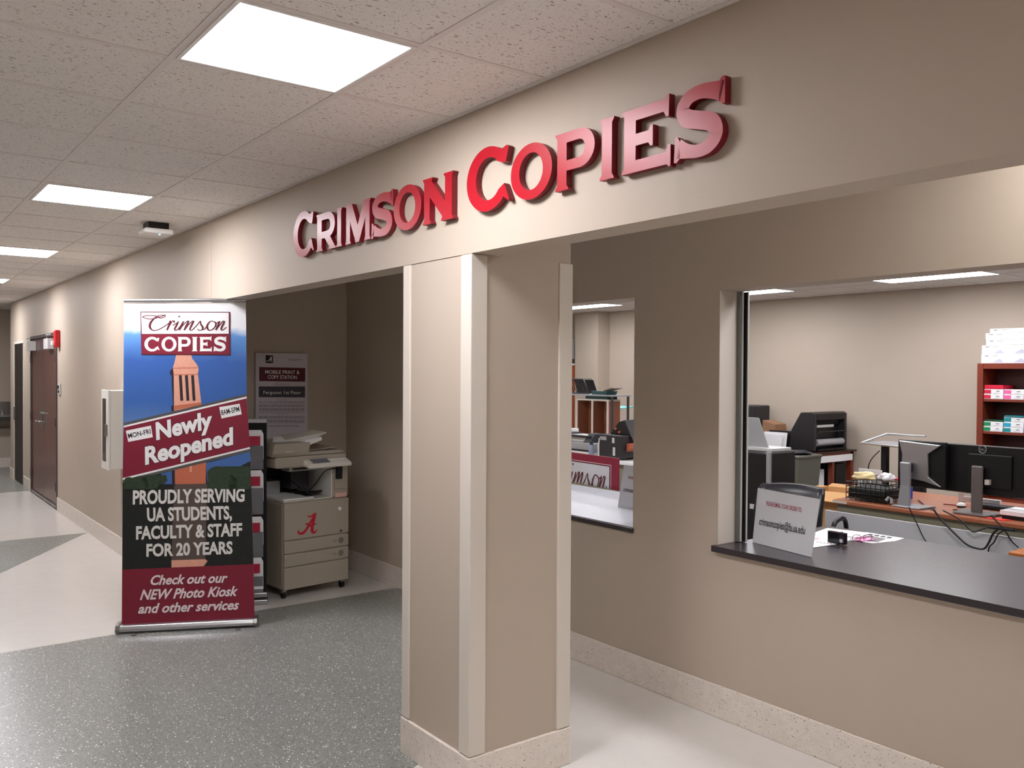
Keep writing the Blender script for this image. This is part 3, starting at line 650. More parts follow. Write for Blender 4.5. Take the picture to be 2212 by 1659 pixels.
for z0, z1, nm in ((.075, .240, 'base_panel'), (.248, .340, 'paper_drawer'), (.348, .442, 'paper_drawer'), (.450, .728, 'front_door')):
    d_ = MB(CM); d_.box(.004, CW-.004, -.01, .010, z0, z1, BEI); o = d_.build(nm, t, .006)
    if nm == 'paper_drawer':
        k = MB(CM); k.lathe((CW-.075, .0105, (z0+z1)/2), [(.024, 0), (.024, .0015)], mat('copier_recess_grey', (120, 112, 104), .5), 20, (0, 1, 0)); k.build('drawer_grip', o)
        k = MB(CM); k.box(CW-.15, CW-.115, .0102, .0112, (z0+z1)/2-.008, (z0+z1)/2+.008, mat('copier_label_grey', (146, 136, 124), .5)); k.build('size_label', o)
    if nm == 'front_door':
        k = MB(); k.closed = lambda: False
        logo_A(k, pmap(CP, (643.5, 1156.5), (685, 1152.5), (643.5, 1112), .0115), mat('logo_red', (190, 24, 46), .4)); k.build('letter_emblem', o)
        MB(CM).box(CW-.085, CW-.065, .010, .0115, .462, .478, DKGREY).build('small_label', o)
MB(CM).box(0, CW, CD, CD+.04, .735, 1.0, BDK).build('back_panel', t)
MB(CM).box(0, .03, CD, -.35, .735, 1.0, BEI).build('side_panel', t, .004)
rp = MB(CM).box(CW-.145, CW, CD, -.004, .735, 1.0, BEI).build('right_tower', t, .012)
MB(CM).box(CW-.15, CW-.144, CD+.05, -.012, .74, .985, WHITE).build('tower_liner', t)
MB(CM).box(CW-.13, CW-.012, -.004, .006, .80, .99, BEI).build('tower_door', t, .005)
MB(CM).box(CW-.125, CW-.02, -.004, .002, .735, .772, mat('pink_label', (214, 176, 160), .5)).build('warning_label', t)
MB(CM).box(CW-.125, CW-.075, .006, .032, .885, 1.0, BLACK).build('card_terminal', t, .004)
MB(CM).tube([(CW-.10, .012, .65), (CW-.10, .035, .65)], .014, WHITE, 14).build('key_knob', t)
tr_ = MB(CM); tr_.box(.01, CW-.15, -.45, -.01, .735, .745, BEI2); tr_.prism([(.10, -.44, .745), (.10, -.02, .745), (CW-.17, -.02, .775), (CW-.17, -.44, .80)], (0, 0, .008), BEI2) if False else None
tr_.prism([(.02, -.42, .745), (.22, -.42, .745), (.28, -.03, .745), (.02, -.03, .745)], (0, 0, .012), WHITE); tr_.build('output_tray', t, .003)
ins = MB(CM); ins.box(.20, .36, -.40, -.25, .80, .99, BDK); ins.box(.03, .16, -.52, -.35, .74, .86, GREY); ins.prism([(.26, -.30, .75), (CW-.17, -.30, .75), (CW-.17, -.12, .775), (.24, -.08, .75)], (0, 0, .014), BLACK); ins.build('inner_unit', t)
ins = MB(CM); ins.box(.17, CW-.15, -.35, -.22, .94, .99, LTGREY); ins.box(.20, CW-.17, -.22, -.20, .955, .965, BLACK); ins.build('finisher_unit', t)
cb = spline([(CW-.12, .02, .97), (CW-.20, -.02, .95), (CW-.24, -.08, .86), (CW-.30, -.12, .78), (CW-.33, -.15, .755)], 6)
MB(CM).tube(cb, .004, BLACK, 6).build('cable', t)
cb = spline([(.17, -.20, .88), (.19, -.10, .83), (.24, -.06, .79), (.31, -.06, .77)], 6)
MB(CM).tube(cb, .004, BLACK, 6).build('cable', t)
sc_ = MB(CM).box(-.08, CW-.04, CD+.02, .035, 1.0, 1.085, BEI).build('scanner_bed', t, .018, 3)
fd = MB(CM); fd.prism([(-.10, CD+.05, 1.092), (-.10, .02, 1.092), (-.08, .02, 1.185), (-.08, CD+.08, 1.185)], (.30, 0, 0), BEI); fd.box(-.10, CW-.06, CD+.05, .02, 1.088, 1.112, BEI); fd.prism([(.20, CD+.1, 1.11), (CW-.08, CD+.1, 1.135), (CW-.08, -.05, 1.125), (.20, -.05, 1.11)], (0, 0, .006), BEI); fd.build('document_feeder', t, .014, 3)
ft = MB(CM); ft.prism([(.10, -.14, 1.188), (.26, -.10, 1.175), (.47, -.16, 1.235), (.47, -.38, 1.242), (.14, -.42, 1.20)], (0, 0, .01), BEI2); ft.build('feeder_tray', t, .004)
ft = MB(CM); ft.prism([(-.0, -.15, 1.186), (.11, -.13, 1.186), (.10, -.22, 1.222), (.05, -.24, 1.222)], (0, -.02, 0), WHITE); ft.build('paper_guide', t, .003)
ft = MB(CM); ft.prism([(.20, -.02, 1.150), (.20, -.02, 1.195), (.36, -.05, 1.215), (.36, -.05, 1.190)], (0, -.09, 0), WHITE); ft.build('paper_guide', t, .003)
bd = MB(); bd.closed = lambda: False; put(bd, text2d('Canon', .02), lambda x, y, o_=0: plane(CA+cn*.0205, cn, x, y, o_), (616.5, 978), (633, 976.5), (616.5, 974.5), .001, BEI2); bd.build('maker_name', t)
cp = MB(CM); cp.prism([(.15, .00, 1.01), (.15, .115, .990), (.15, .115, 1.022), (.15, .00, 1.064)], (CW-.19, 0, 0), BEI2); cpo = cp.build('control_panel', t, .012, 3)
k = MB(CM); k.prism([(.20, .03, 1.0540), (.35, .03, 1.0540), (.35, .095, 1.0303), (.20, .095, 1.0303)], (0, .001, .0025), mat('screen_grey', (96, 98, 108), .2)); k.build('touch_screen', cpo)
for q in range(3):
    k = MB(CM); k.lathe((.40+.035*q, .06, 1.0430), [(.009, 0), (.009, .004)], WHITE, 10); k.build('button', cpo)
for qx, qy in ((.03, -.05), (CW-.03, -.05), (.03, CD+.05), (CW-.03, CD+.05)):
    k = MB(CM); k.tube([(qx-.012, qy, .031), (qx+.012, qy, .031)], .028, BLACK, 14); k.box(qx-.018, qx+.018, qy-.018, qy+.018, .045, .075, STEEL); k.build('castor', t)
# ------------------------------------------------------------------ service counter, window 1 and window 2
CTOP = mat('charcoal_counter_laminate', (54, 48, 52), .27, spec=.55, noise=.10, nscale=60)
t = struct('window_2', boxes(TRIM, (W2[0]-.0005, W2[0]+.001, YW+.002, YW+.13, .87, W2[3]-.001)))
FR = mat('dark_grey_window_channel', (116, 116, 114), .4)
fr = boxes(FR, (W2[0]+.001, W2[0]+.02, YW+.135, YI+.02, .872, W2[3]-.002)).build('window_frame', t)
boxes(WHITE, (W2[0]+.02, W2[0]+.026, YW+.150, YW+.158, .872, W2[3]-.002)).build('window_frame', t)
boxes(BLACK, (W2[0]+.001, W2[0]+.045, YW+.165, YI+.0, .872, W2[3]-.002)).build('window_frame', t)
boxes(LTGREY, (W2[0]+.045, W2[0]+.050, YW+.163, YI+.0, .872, W2[3]-.002)).build('window_frame', t)
boxes(FR, (W2[0]+.02, W2[1], YW+.135, YI, W2[3]-.03, W2[3]-.002))
o = boxes(CTOP, (W2[0]-.012, 1.4, YW-.035, YW-.001, .838, .868), (W2[0]+.002, 1.399, YW-.001, 2.44, .8385, .868)).build('counter_top')
tag(o, 'long dark charcoal counter top in the wide service window', 'counter top')
t = struct('window_1', boxes(mat('white_counter_face', (164, 166, 172), .35), (W1[0]+.001, W1[1]-.001, YW+.003, 2.44, .8665, .8695)))
boxes(CTOP, (W1[0], W1[1]+.008, YW-.012, YW-.0005, .838, .8665), (W1[0]+.001, W1[1]-.001, YW-.0005, 2.44, .8385, .8665)).build('window_sill', t, .004)
GLASS = mat('clear_glass', (255, 255, 255), .02, trans=1.0, spec=.3, ior=1.3)
def email_sign(pl, BL, BR, TL, TR, name_label, red_q, black_q, thick, n_):
    A_, B_, T_, Q_ = pl(*BL), pl(*BR), pl(*TL), pl(*TR)
    o_ = thing('order_sign', name_label, 'sign', (A_+B_)/2)
    MB().prism([A_, B_, Q_, T_], thick, mat('sign_board_white', (214, 216, 222), .5)).build('board', o_)
    s_ = MB(); s_.closed = lambda: False
    put(s_, text2d('PLEASE EMAIL YOUR ORDER TO:', .012), pl, *red_q, .0012, mat('faded_red_print', (168, 60, 84), .5)); s_.build('red_lettering', o_); s_ = MB(); s_.closed = lambda: False
    put(s_, text2d('crimsoncopies@fa.ua.edu', .016), pl, *black_q, .0012, mat('soft_black_print', (44, 42, 50), .5))
    s_.build('black_lettering', o_)
e0 = PZ(.869)(1625, 1171); e1 = PZ(.869)(1752, 1204); ed = (e1-e0).normalized(); en = Vector((ed.y, -ed.x, 0.28)).normalized()
SP = lambda x, y, o_=0.0: plane(e0, en, x, y, o_)
def c8(x, y): return (1610+x/4.148, 860+y/4.148)
email_sign(SP, (1625.5, 1170.5), (1751.5, 1203.5), (1637, 1054), (1770, 1078), 'white card sign with red and black lettering leaning on the dark counter', (c8(188, 960), c8(507, 1024), c8(190, 922)), (c8(122, 1132), c8(532, 1220), c8(128, 1068)), -en*.006, 0)
if False: pass
f0 = PZ(.871)(1335, 1095); fdn = Vector((0, -1, .12)).normalized()
SP2 = lambda x, y, o_=0.0: plane(f0, fdn, x, y, o_)
A_ = SP2(1334.5, 1095); W_ = .36; Hh = .275
Q0 = A_; Q1 = A_+Vector((W_, 0, 0)); up = Vector((0, .12, 1)).normalized()
o_ = thing('order_sign', 'white card sign half hidden at the right side of the narrow window', 'sign', A_)
MB().prism([Q0, Q1, Q1+up*Hh+Vector((.02, 0, 0)), Q0+up*Hh+Vector((.02, 0, 0))], (0, .006, .0), mat('sign_board_white', (0, 0, 0))).build('board', o_)
for txt, y0, hh, x0, x1, mm in (('PLEASE EMAIL YOUR ORDER TO:', .19, .016, .055, .31, 'faded_red_print'), ('crimsoncopies@fa.ua.edu', .105, .026, .03, .34, 'soft_black_print')):
    s_ = MB(); s_.closed = lambda: False; vs, fs = text2d(txt, .014)
    s_.add([Q0+Vector((x0+(x1-x0)*p[0]+.02*y0/Hh, 0, 0))+up*(y0+hh*p[1])-Vector((0, .0015, 0)) for p in vs], fs, MATS[mm]); s_.build('red_lettering' if 'red' in mm else 'black_lettering', o_)
# crimson board seen in window 1
k0 = PZ(.871)(1336, 1060); KN = Vector((-.08, -1, .0)).normalized()
KP = lambda x, y, o_=0.0: plane(k0, KN, x, y, o_)
kd = Vector((1, -.08, 0)).normalized(); KW, KH = .96, .235
K0 = k0-kd*KW
o_ = thing('crimson_board', 'crimson board with a white script logo panel standing at the back of the narrow window', 'sign', k0)
KM = Matrix.Translation(K0) @ Matrix(((kd.x, -KN.x, 0, 0), (kd.y, -KN.y, 0, 0), (0, 0, 1, 0), (0, 0, 0, 1)))
MB(KM).box(0, KW, 0, .008, 0, KH, mat('board_crimson', (140, 22, 54), .5)).build('board', o_)
s_ = MB(KM); s_.closed = lambda: False
PKP = mat('pink_line_print', (226, 176, 190), .5)
s_.quad([(.06, -.001, -.0+.001), (KW-.085, -.001, .001), (KW-.085, -.001, KH-.055), (.06, -.001, KH-.055)], PKP)
s_.quad([(.066, -.0014, .001), (KW-.092, -.0014, .001), (KW-.092, -.0014, KH-.061), (.066, -.0014, KH-.061)], CRIMD)
s_.quad([(.07, -.0018, .001), (KW-.105, -.0018, .001), (KW-.105, -.0018, KH-.070), (.07, -.0018, KH-.070)], mat('sign_board_white', (0, 0, 0)))
script_word(s_, lambda x, y, k: Vector((.09+(KW-.225)*x, -.0022-.00005*k, max(.0015, -.035+.20*y))), CRIMD)
s_.build('printing', o_)
# counter items
def flat(name, label, cat, pts, z, m, group=None, th=.0008):
    b_ = MB(); b_.prism([(p.x, p.y, z) for p in pts], (0, 0, th), m); o = b_.build(name); return tag(o, label, cat, group)
ZT = .8685
zz = PZ(ZT)
flat('paper_sheet', 'white sheet of paper lying behind the compact camera on the counter', 'paper', [zz(*c8(590, 1215)), zz(*c8(735, 1165)), zz(*c8(1100, 1206)), zz(*c8(1030, 1250)), zz(*c8(880, 1290)), zz(*c8(620, 1250))], ZT, PAPER)
o = thing('printed_sheet', 'white sheet with faint print lying in front of the compact camera', 'paper', zz(*c8(700, 1290)))
q = [zz(*c8(590, 1345)), zz(*c8(560, 1250)), zz(*c8(640, 1245)), zz(*c8(850, 1306))]
MB().prism([(p.x, p.y, ZT+.001) for p in q], (0, 0, .0008), PAPER).build('sheet', o)
pz2 = lambda x, y, o_=0: PZ(ZT+.0022)(x, y)
s_ = MB(); s_.closed = lambda: False; s_.quad([pz2(*c8(*p)) for p in ((585, 1245), (680, 1256), (640, 1270), (600, 1268))], mat('pink_print', (226, 160, 180), .5))
for k in range(6): s_.quad([pz2(*c8(640+30*k, 1284+4*k)), pz2(*c8(660+30*k, 1287+4*k)), pz2(*c8(655+30*k, 1297+4*k)), pz2(*c8(635+30*k, 1293+4*k))], GREY)
s_.build('print', o)
def c3(x, y): return (1700+x/4.32, 1100+y/4.32)
o = thing('photo_print_sheet', 'sheet of small dark photo prints lying on the dark counter right of the camera', 'paper', zz(*c3(850, 250)))
q = [zz(*c3(*p)) for p in ((735, 214), (1095, 272), (1010, 298), (800, 318), (600, 290))]
MB().prism([(p.x, p.y, ZT) for p in q], (0, 0, .0007), PAPER).build('sheet', o)
s_ = MB(); s_.closed = lambda: False; pz3 = PZ(ZT+.0014)
s_.quad([pz3(*c3(*p)) for p in ((720, 240), (930, 275), (840, 308), (620, 285))], mat('dim_photo_print', (112, 104, 110), .4))
for k in range(4): s_.quad([pz3(*c3(*p)) for p in ((770+58*k, 228+9*k), (812+58*k, 234+9*k), (790+58*k, 246+9*k), (748+58*k, 240+9*k))], DKGREY)
s_.build('photographs', o)
o = MB().prism([(p.x, p.y, ZT+.0016) for p in [zz(*c3(*q_)) for q_ in ((650, 262), (745, 268), (825, 290), (700, 306), (630, 292))]], (0, 0, .004), mat('pink_note', (238, 150, 196), .6)).build('sticky_note')
tag(o, 'pink sticky note pad under the spectacles on the counter', 'note')
# compact camera
ca, cb_ = zz(1787, 1172), zz(1825, 1179); cd = (cb_-ca); cl = cd.length; cd.normalize(); cn2 = Vector((cd.y, -cd.x, 0))
MM = Matrix.Translation(ca) @ Matrix(((cd.x, -cn2.x, 0, 0), (cd.y, -cn2.y, 0, 0), (0, 0, 1, 0), (0, 0, 0, 1)))
o = thing('compact_camera', 'small dark purple compact camera standing on papers on the counter', 'camera', ca)
PUR = mat('dark_purple_metal', (36, 18, 30), .3)
MB(MM).box(0, cl, 0, .024, .0025, .062, PUR).build('body', o, .004)
MB(MM).lathe((cl*.80, -.0005, .022), [(.010, 0), (.010, -.002)], SILVER, 16, (0, 1, 0)).build('control_dial', o)
MB(MM).box(.004, cl*.66, -.0008, .0, .010, .055, BLACKG).build('rear_screen', o)
MB(MM).tube([(cl*.75, .012, .062), (cl*.75, .012, .066)], .006, SILVER, 12).build('shutter_button', o)
# spectacles
g0, g1 = zz(*c3(590, 305)), zz(*c3(815, 300)); gd = (g1-g0); gl = gd.length; gd.normalize(); gn = Vector((-gd.y, gd.x, 0))
GM = Matrix.Translation(g0) @ Matrix(((gd.x, gn.x, 0, 0), (gd.y, gn.y, 0, 0), (0, 0, 1, 0), (0, 0, 0, 1)))
o = thing('spectacles', 'folded dark red spectacles lying on the counter beside the pink note', 'spectacles', g0)
RED = mat('dark_red_frame', (96, 24, 44), .35)
for cx_ in (gl*.28, gl*.74):
    e_ = MB(GM); e_.tube([(cx_+.024*math.cos(k*math.pi/8), .01*0+.004, .019+.017*math.sin(k*math.pi/8)) for k in range(17)], .0016, RED, 6); e_.build('rim', o)
e_ = MB(GM); e_.tube([(.006, .004, .024), (-.004, .02, .024), (gl*.4, .05, .012), (gl*.9, .055, .006)], .0016, RED, 6); e_.build('temple', o)
e_ = MB(GM); e_.tube([(gl*.98, .004, .026), (gl+.006, .018, .024), (gl*.7, .045, .010), (gl*.2, .05, .005)], .0016, RED, 6); e_.build('temple', o)
e_ = MB(GM); e_.tube([(gl*.28+.024, .004, .022), (gl*.51, .003, .025), (gl*.74-.024, .004, .022)], .0016, RED, 6); e_.build('bridge', o)
# ------------------------------------------------------------------ copy room: desk with monitors
t = thing('office_desk', 'brown-topped desk with a pale front panel behind the counter, monitors on it', 'desk', (-3.0, 4.5, 0))
DKX0, DKY, DKD = -3.94, 4.20, 1.0
OLV = mat('olive_grey_edge', (128, 124, 104), .5)
MB().box(DKX0, -1.6, DKY, DKY+DKD, .705, .74, OAK).build('desk_top', t, .010, 3)
MB().box(DKX0+.03, -1.62, DKY+.03, DKY+.05, .56, .704, OLV).build('apron', t)
MB().box(DKX0+.03, -1.62, DKY+DKD-.04, DKY+DKD-.02, .25, .704, OLV).build('apron', t)
for x in (DKX0+.06, -1.68):
    for y in (DKY+.08, DKY+DKD-.08): MB().box(x-.025, x+.025, y-.025, y+.025, 0, .704, OLV).build('leg', t)
MB().box(DKX0+.005, DKX0+.13, DKY-.003, DKY+.0, .715, .735, mat('cream_tag', (214, 206, 184), .5)).build('edge_label', t)
o = MB().box(DKX0-.02, -1.3, DKY-.06, DKY-.035, 0.0, .655, mat('pale_blue_grey_panel', (190, 192, 196), .55)).build('privacy_panel'); tag(o, 'pale blue-grey panel standing in front of the brown desk', 'panel')
# silver-backed monitor A
PA = PY(4.36)
t = thing('computer_monitor', 'monitor with a wide silver back seen from behind, left of the black one', 'monitor', (-3.31, 4.38, .74))
q = [PA(1937, 950), PA(2036, 963), PA(2036, 1057), PA(1937, 1036)]
MA = Matrix.Translation((0, 0, 0))
b = MB(); b.box(-3.50, -3.135, 4.385, 4.42, .885, 1.235, BLACK).build('screen_housing', t, .006)
b = MB()
def pa(x, y, dy=0.0): p = PA(x, y); return (p.x, 4.36+dy, p.z)
sil = [(1941, 951), (2033, 962), (2004, 981), (2005, 1030), (2032, 1053), (1995, 1040), (1946, 1030), (1948, 980)]
b.prism([pa(x, y) for x, y in sil], (0, .024, 0), SILVER); b.build('rear_shell', t, .006)
SG = mat('silver_plastic', (158, 158, 162), .35, metal=.4)
b = MB(); b.prism([(-3.435, 4.29, 1.075), (-3.355, 4.29, 1.075), (-3.355, 4.29, .90), (-3.345, 4.27, .75), (-3.44, 4.27, .75), (-3.43, 4.29, .90)], (0, .03, 0), SG); b.box(-3.42, -3.37, 4.30, 4.37, 1.0, 1.07, BLACK); b.build('stand_neck', t, .008)
MB().prism([(-3.455, 4.22, .742), (-3.24, 4.22, .742), (-3.22, 4.42, .742), (-3.455, 4.42, .742)], (0, 0, .012), SG).build('stand_base', t, .004)
# black monitor B
t = thing('computer_monitor', 'wide black monitor seen from behind with a round badge and a grey stand', 'monitor', (-2.9, 4.45, .74))
MB().box(-3.185, -2.42, 4.455, 4.49, .875, 1.225, BLACK).build('screen_housing', t, .008)
MB().box(-3.188, -2.417, 4.448, 4.456, 1.222, 1.230, GREY).build('top_edge', t)
MB().box(-3.0, -2.7, 4.435, 4.456, .93, 1.17, BLACK).build('rear_shell', t, .01)
DM = mat('stand_grey', (112, 106, 104), .4, metal=.3)
MB().box(-2.955, -2.875, 4.385, 4.41, .75, 1.085, DM).build('stand_neck', t, .01)
MB().box(-2.95, -2.88, 4.41, 4.436, 1.0, 1.07, BLACK).build('stand_mount', t)
MB().prism([(-3.03, 4.28, .742), (-2.80, 4.28, .742), (-2.76, 4.52, .742), (-3.07, 4.52, .742)], (0, 0, .012), DM).build('stand_base', t, .004)
b = MB(); b.tube([(-2.905+.026*math.cos(k*math.pi/12), 4.453, 1.199+.026*math.sin(k*math.pi/12)) for k in range(25)], .003, SILVER, 8)
vs, fs = text2d('DELL', .02); b.add([(-2.925+.040*p[0], 4.4525, 1.193+.012*p[1]) for p in vs], fs, SILVER); b.build('round_badge', t)
MB().box(-2.865, -2.835, 4.40, 4.434, .955, .99, mat('ivory_plug', (206, 200, 190), .4)).build('video_plug', t)
# things on the desk
o = thing('keyboard', 'black keyboard lying on the brown desk behind the black monitor', 'keyboard', (-3.0, 4.75, .74))
MB().box(-3.05, -2.62, 4.66, 4.80, .742, .765, BLACK).build('body', o, .004)
b = MB()
for r in range(5):
    for c in range(14): b.box(-3.035+.029*c, -3.011+.029*c, 4.67+.025*r, 4.69+.025*r, .765, .772, DKGREY)
b.build('keys', o)['kind'] = 'stuff'
o = thing('computer_mouse', 'white and black mouse on the brown desk between the two monitors', 'mouse', (-3.13, 4.62, .74))
MB().lathe((-3.13, 4.62, .742), [(.030, 0), (.034, .008), (.034, .012)], BLACK, 16).build('underside', o)
MB().lathe((-3.13, 4.62, .7545), [(.032, 0), (.028, .012), (.018, .020), (.003, .023)], WHITE, 16).build('shell', o)
pt = lambda x, y, o_=0: PZ(.741)(x, y)
o = MB().prism([(-3.24, 4.80, .742), (-3.20, 4.80, .742), (-3.20, 4.80, .82), (-3.14, 4.80, .82), (-3.14, 4.80, .86), (-3.24, 4.80, .86)], (0, .02, 0), WHITE)
o.box(-3.20, -2.93, 4.79, 4.82, .76, .80, WHITE); o = o.build('cardboard_packing'); tag(o, 'white L-shaped packing piece behind the mouse on the desk', 'packing')
b = MB(); bx0 = -3.565; by = 4.66
b.lathe((bx0, by, .7415), [(.030, 0), (.034, .01), (.034, .12), (.030, .15), (.014, .20), (.012, .225)], mat('pale_bottle_plastic', (196, 206, 206), .12, trans=.6), 18)
o = thing('water_bottle', 'clear plastic water bottle with a blue label left of the silver monitor', 'bottle', (bx0, by, .741)); b.build('bottle', o)
MB().lathe((bx0, by, .755), [(.0352, 0), (.0352, .09)], mat('blue_label', (40, 62, 200), .4), 18).build('label', o)
MB().lathe((bx0, by, .966), [(.014, 0), (.014, .02)], WHITE, 12).build('cap', o)
o = thing('picture_card', 'white framed card with two grey pictures behind the wire tray on the desk', 'card', (-3.80, 4.78, .74))
PF = PY(4.78); f0_, f1_ = PF(1855, 1014), PF(1904, 1040)
MB().box(f0_.x, f1_.x, 4.78, 4.79, .742, f0_.z+.01, WHITE).build('card', o)
b = MB(); wdt = f1_.x-f0_.x
for k in (0, 1): b.box(f0_.x+.03+k*wdt*.46, f0_.x+.03+k*wdt*.46+wdt*.36, 4.778, 4.7805, f0_.z-.13, f0_.z-.03, GREY)
b.build('pictures', o)
# wire tray
o = thing('desk_tray', 'black wire tray filled with odds and ends on the left end of the desk', 'tray', (-3.7, 4.45, .74))
b = MB(); x0, x1, y0, y1 = -3.86, -3.53, 4.27, 4.57
for z in (.76, .80, .85, .885):
    b.tube([(x0, y0, z), (x1, y0, z), (x1, y1, z), (x0, y1, z), (x0, y0, z)], .004, BLACK, 6)
for k in range(9):
    xx = x0+(x1-x0)*k/8; b.tube([(xx, y0, .745), (xx, y0, .885)], .003, BLACK, 5); b.tube([(xx, y1, .745), (xx, y1, .885)], .003, BLACK, 5); b.tube([(xx, y0, .76), (xx, y1, .76)], .002, BLACK, 5)
for k in range(7):
    yy = y0+(y1-y0)*k/6; b.tube([(x1, yy, .745), (x1, yy, .885)], .003, BLACK, 5); b.tube([(x0, yy, .745), (x0, yy, .885)], .003, BLACK, 5)
b.build('wire_frame', o)
MB().box(x0+.01, x1-.01, y0+.01, y1-.01, .763, .84, mat('tray_dark_content', (26, 30, 24), .6)).build('dark_liner', o, .01)
def blob(name, c, r, m, seed, label, cat, sx=1, sy=1, sz=1):
    random.seed(seed); bm = bmesh.new(); bmesh.ops.create_icosphere(bm, subdivisions=3, radius=1)
    import mathutils.noise as mn
    for v in bm.verts:
        k = 1+.45*mn.noise(v.co*1.6+Vector((seed, 0, 0)))+.12*mn.noise(v.co*6)
        v.co = Vector((v.co.x*sx, v.co.y*sy, v.co.z*sz))*r*k+Vector(c)
    me = bpy.data.meshes.new(name); bm.to_mesh(me); bm.free(); me.materials.append(m)
    for p in me.polygons: p.use_smooth = True
    o = bpy.data.objects.new(name, me); COL.objects.link(o); return tag(o, label, cat)
blob('plastic_bag', (-3.79, 4.40, .925), .066, mat('yellowish_plastic_bag', (226, 204, 150), .35), 3, 'crumpled yellowish plastic bag lying on the wire tray', 'bag', 1.6, 1, .5)
blob('plastic_bag', (-3.63, 4.46, .925), .058, mat('whitish_plastic_bag', (216, 212, 216), .35), 5, 'crumpled whitish plastic bag on the wire tray, right of the yellow one', 'bag', 1.0, 1, .6)
blob('wrapper', (-3.555, 4.50, .915), .028, mat('red_white_wrapper', (206, 60, 70), .5), 9, 'small red and white wrapper on the right side of the wire tray', 'wrapper', 1.2, 1, .5)
t = MB(); t.tube([(-3.51, 4.24, .775), (-3.50, 4.26, .80), (-3.485, 4.27, .79), (-3.475, 4.26, .755)], .012, GREY, 8); tag(t.build('tape_dispenser'), 'small grey tape dispenser beside the wire tray', 'tape dispenser')
o = MB().tube([(-3.26, 4.62, .748), (-3.23, 4.60, .752), (-3.18, 4.64, .748)], .005, mat('dull_red', (140, 40, 40), .5), 6).build('pen'); tag(o, 'short red pen lying on the desk between the monitors', 'pen')
o = MB().tube([(-3.10, 4.43, .745), (-2.98, 4.50, .745)], .004, BLACK, 6).build('pencil'); tag(o, 'thin dark pencil on the desk in front of the mouse', 'pencil')
pn = PZ(.742)
o = MB().box(-2.72, -2.56, 4.83, 4.91, .742, .86, mat('yellow_card', (226, 206, 92), .6)).build('yellow_note_block'); tag(o, 'yellow note block at the right edge of the desk', 'note block')
o = thing('paper_stack', 'stack of white papers on a black tray at the right edge of the desk', 'paper stack', (-2.6, 4.42, .74))
MB().box(-2.72, -2.40, 4.34, 4.58, .742, .768, BLACK).build('tray', o); MB().box(-2.73, -2.41, 4.33, 4.57, .769, .80, PAPER).build('papers', o, .002)
o = MB().prism([(-2.80, 4.25, .7415), (-2.66, 4.24, .7415), (-2.64, 4.31, .7415), (-2.78, 4.32, .7415)], (0, 0, .003), mat('bright_red_card', (226, 52, 48), .5)).build('red_card'); tag(o, 'red card at the front edge of the desk near the black monitor stand', 'card')
# cables hanging before the pale panel
PC = PY(4.10)
def cable(pts, r, label, y=4.10):
    P_ = [PY(y)(a_, b_) for a_, b_ in spline(pts, 6)]
    o = MB().tube(P_, r, BLACK, 6).build('cable'); return tag(o, label, 'cable', 'cables hanging from the desk')
def cd1(x, y): return (1820+x/4.88, 900+y/4.88)
cable([cd1(700, 955), cd1(745, 1050), cd1(790, 1140), cd1(840, 1250), cd1(880, 1318)], .004, 'thin cable hanging straight down the pale panel below the silver monitor')
cable([cd1(960, 980), cd1(1040, 1085), cd1(1160, 1210), cd1(1300, 1340), cd1(1400, 1385), cd1(1490, 1392), cd1(1540, 1330), cd1(1590, 1230), cd1(1650, 1180)], .007, 'thickest cable hanging in a deep loop before the pale panel')
cable([cd1(1060, 990), cd1(1230, 1080), cd1(1320, 1170), cd1(1380, 1215), cd1(1460, 1190), cd1(1540, 1165)], .005, 'cable hanging in a shallow loop high on the pale panel')
cable([cd1(1535, 1425), cd1(1550, 1370), cd1(1600, 1320), cd1(1640, 1240), cd1(1710, 1195)], .005, 'wavy cable rising from the counter to the cable bundle')
cable([cd1(1560, 1040), cd1(1650, 1130), cd1(1720, 1210), cd1(1780, 1310), cd1(1855, 1380)], .005, 'cable running down to the right towards the small wooden table')
b = MB()
for q in ([cd1(670, 800), cd1(760, 880), cd1(850, 940), cd1(930, 990), cd1(980, 1005)], [cd1(770, 830), cd1(850, 920), cd1(960, 970)]):
    pass
def hcab(pts, r, label):
    P_ = [PZ(.748)(a_, b_) for a_, b_ in spline(pts, 5)]
    tag(MB().tube(P_, r, BLACK, 6).build('cable'), label, 'cable', 'cables lying on the desk')
hcab([cd1(800, 880), cd1(860, 930), cd1(920, 965), cd1(980, 990)], .004, 'cable lying on the desk past the silver monitor base')
hcab([cd1(1560, 990), cd1(1575, 1010), cd1(1590, 1035), cd1(1610, 1062)], .005, 'cable lying on the desk beside the grey monitor stand')
o = MB().tube([PC(*cd1(1540, 1165)), PC(*cd1(1650, 1178)), PC(*cd1(1810, 1200))], .010, BLACK, 8).build('cable_bundle'); tag(o, 'short black cable bundle tied under the desk edge', 'cable')
# small wooden table at the right edge
o = thing('side_table', 'corner of an orange-brown wooden table at the right picture edge behind the counter', 'table', (-1.7, 3.2, 0))
MB().box(-2.13, -1.3, 3.05, 3.75, .735, .765, mat('orange_wood', (186, 112, 60), .35, noise=.1, nscale=9)).build('table_top', o, .004)
for x in (-2.08, -1.36):
    for y in (3.10, 3.70): MB().box(x-.03, x+.03, y-.03, y+.03, 0, .735, MAHOG).build('leg', o)
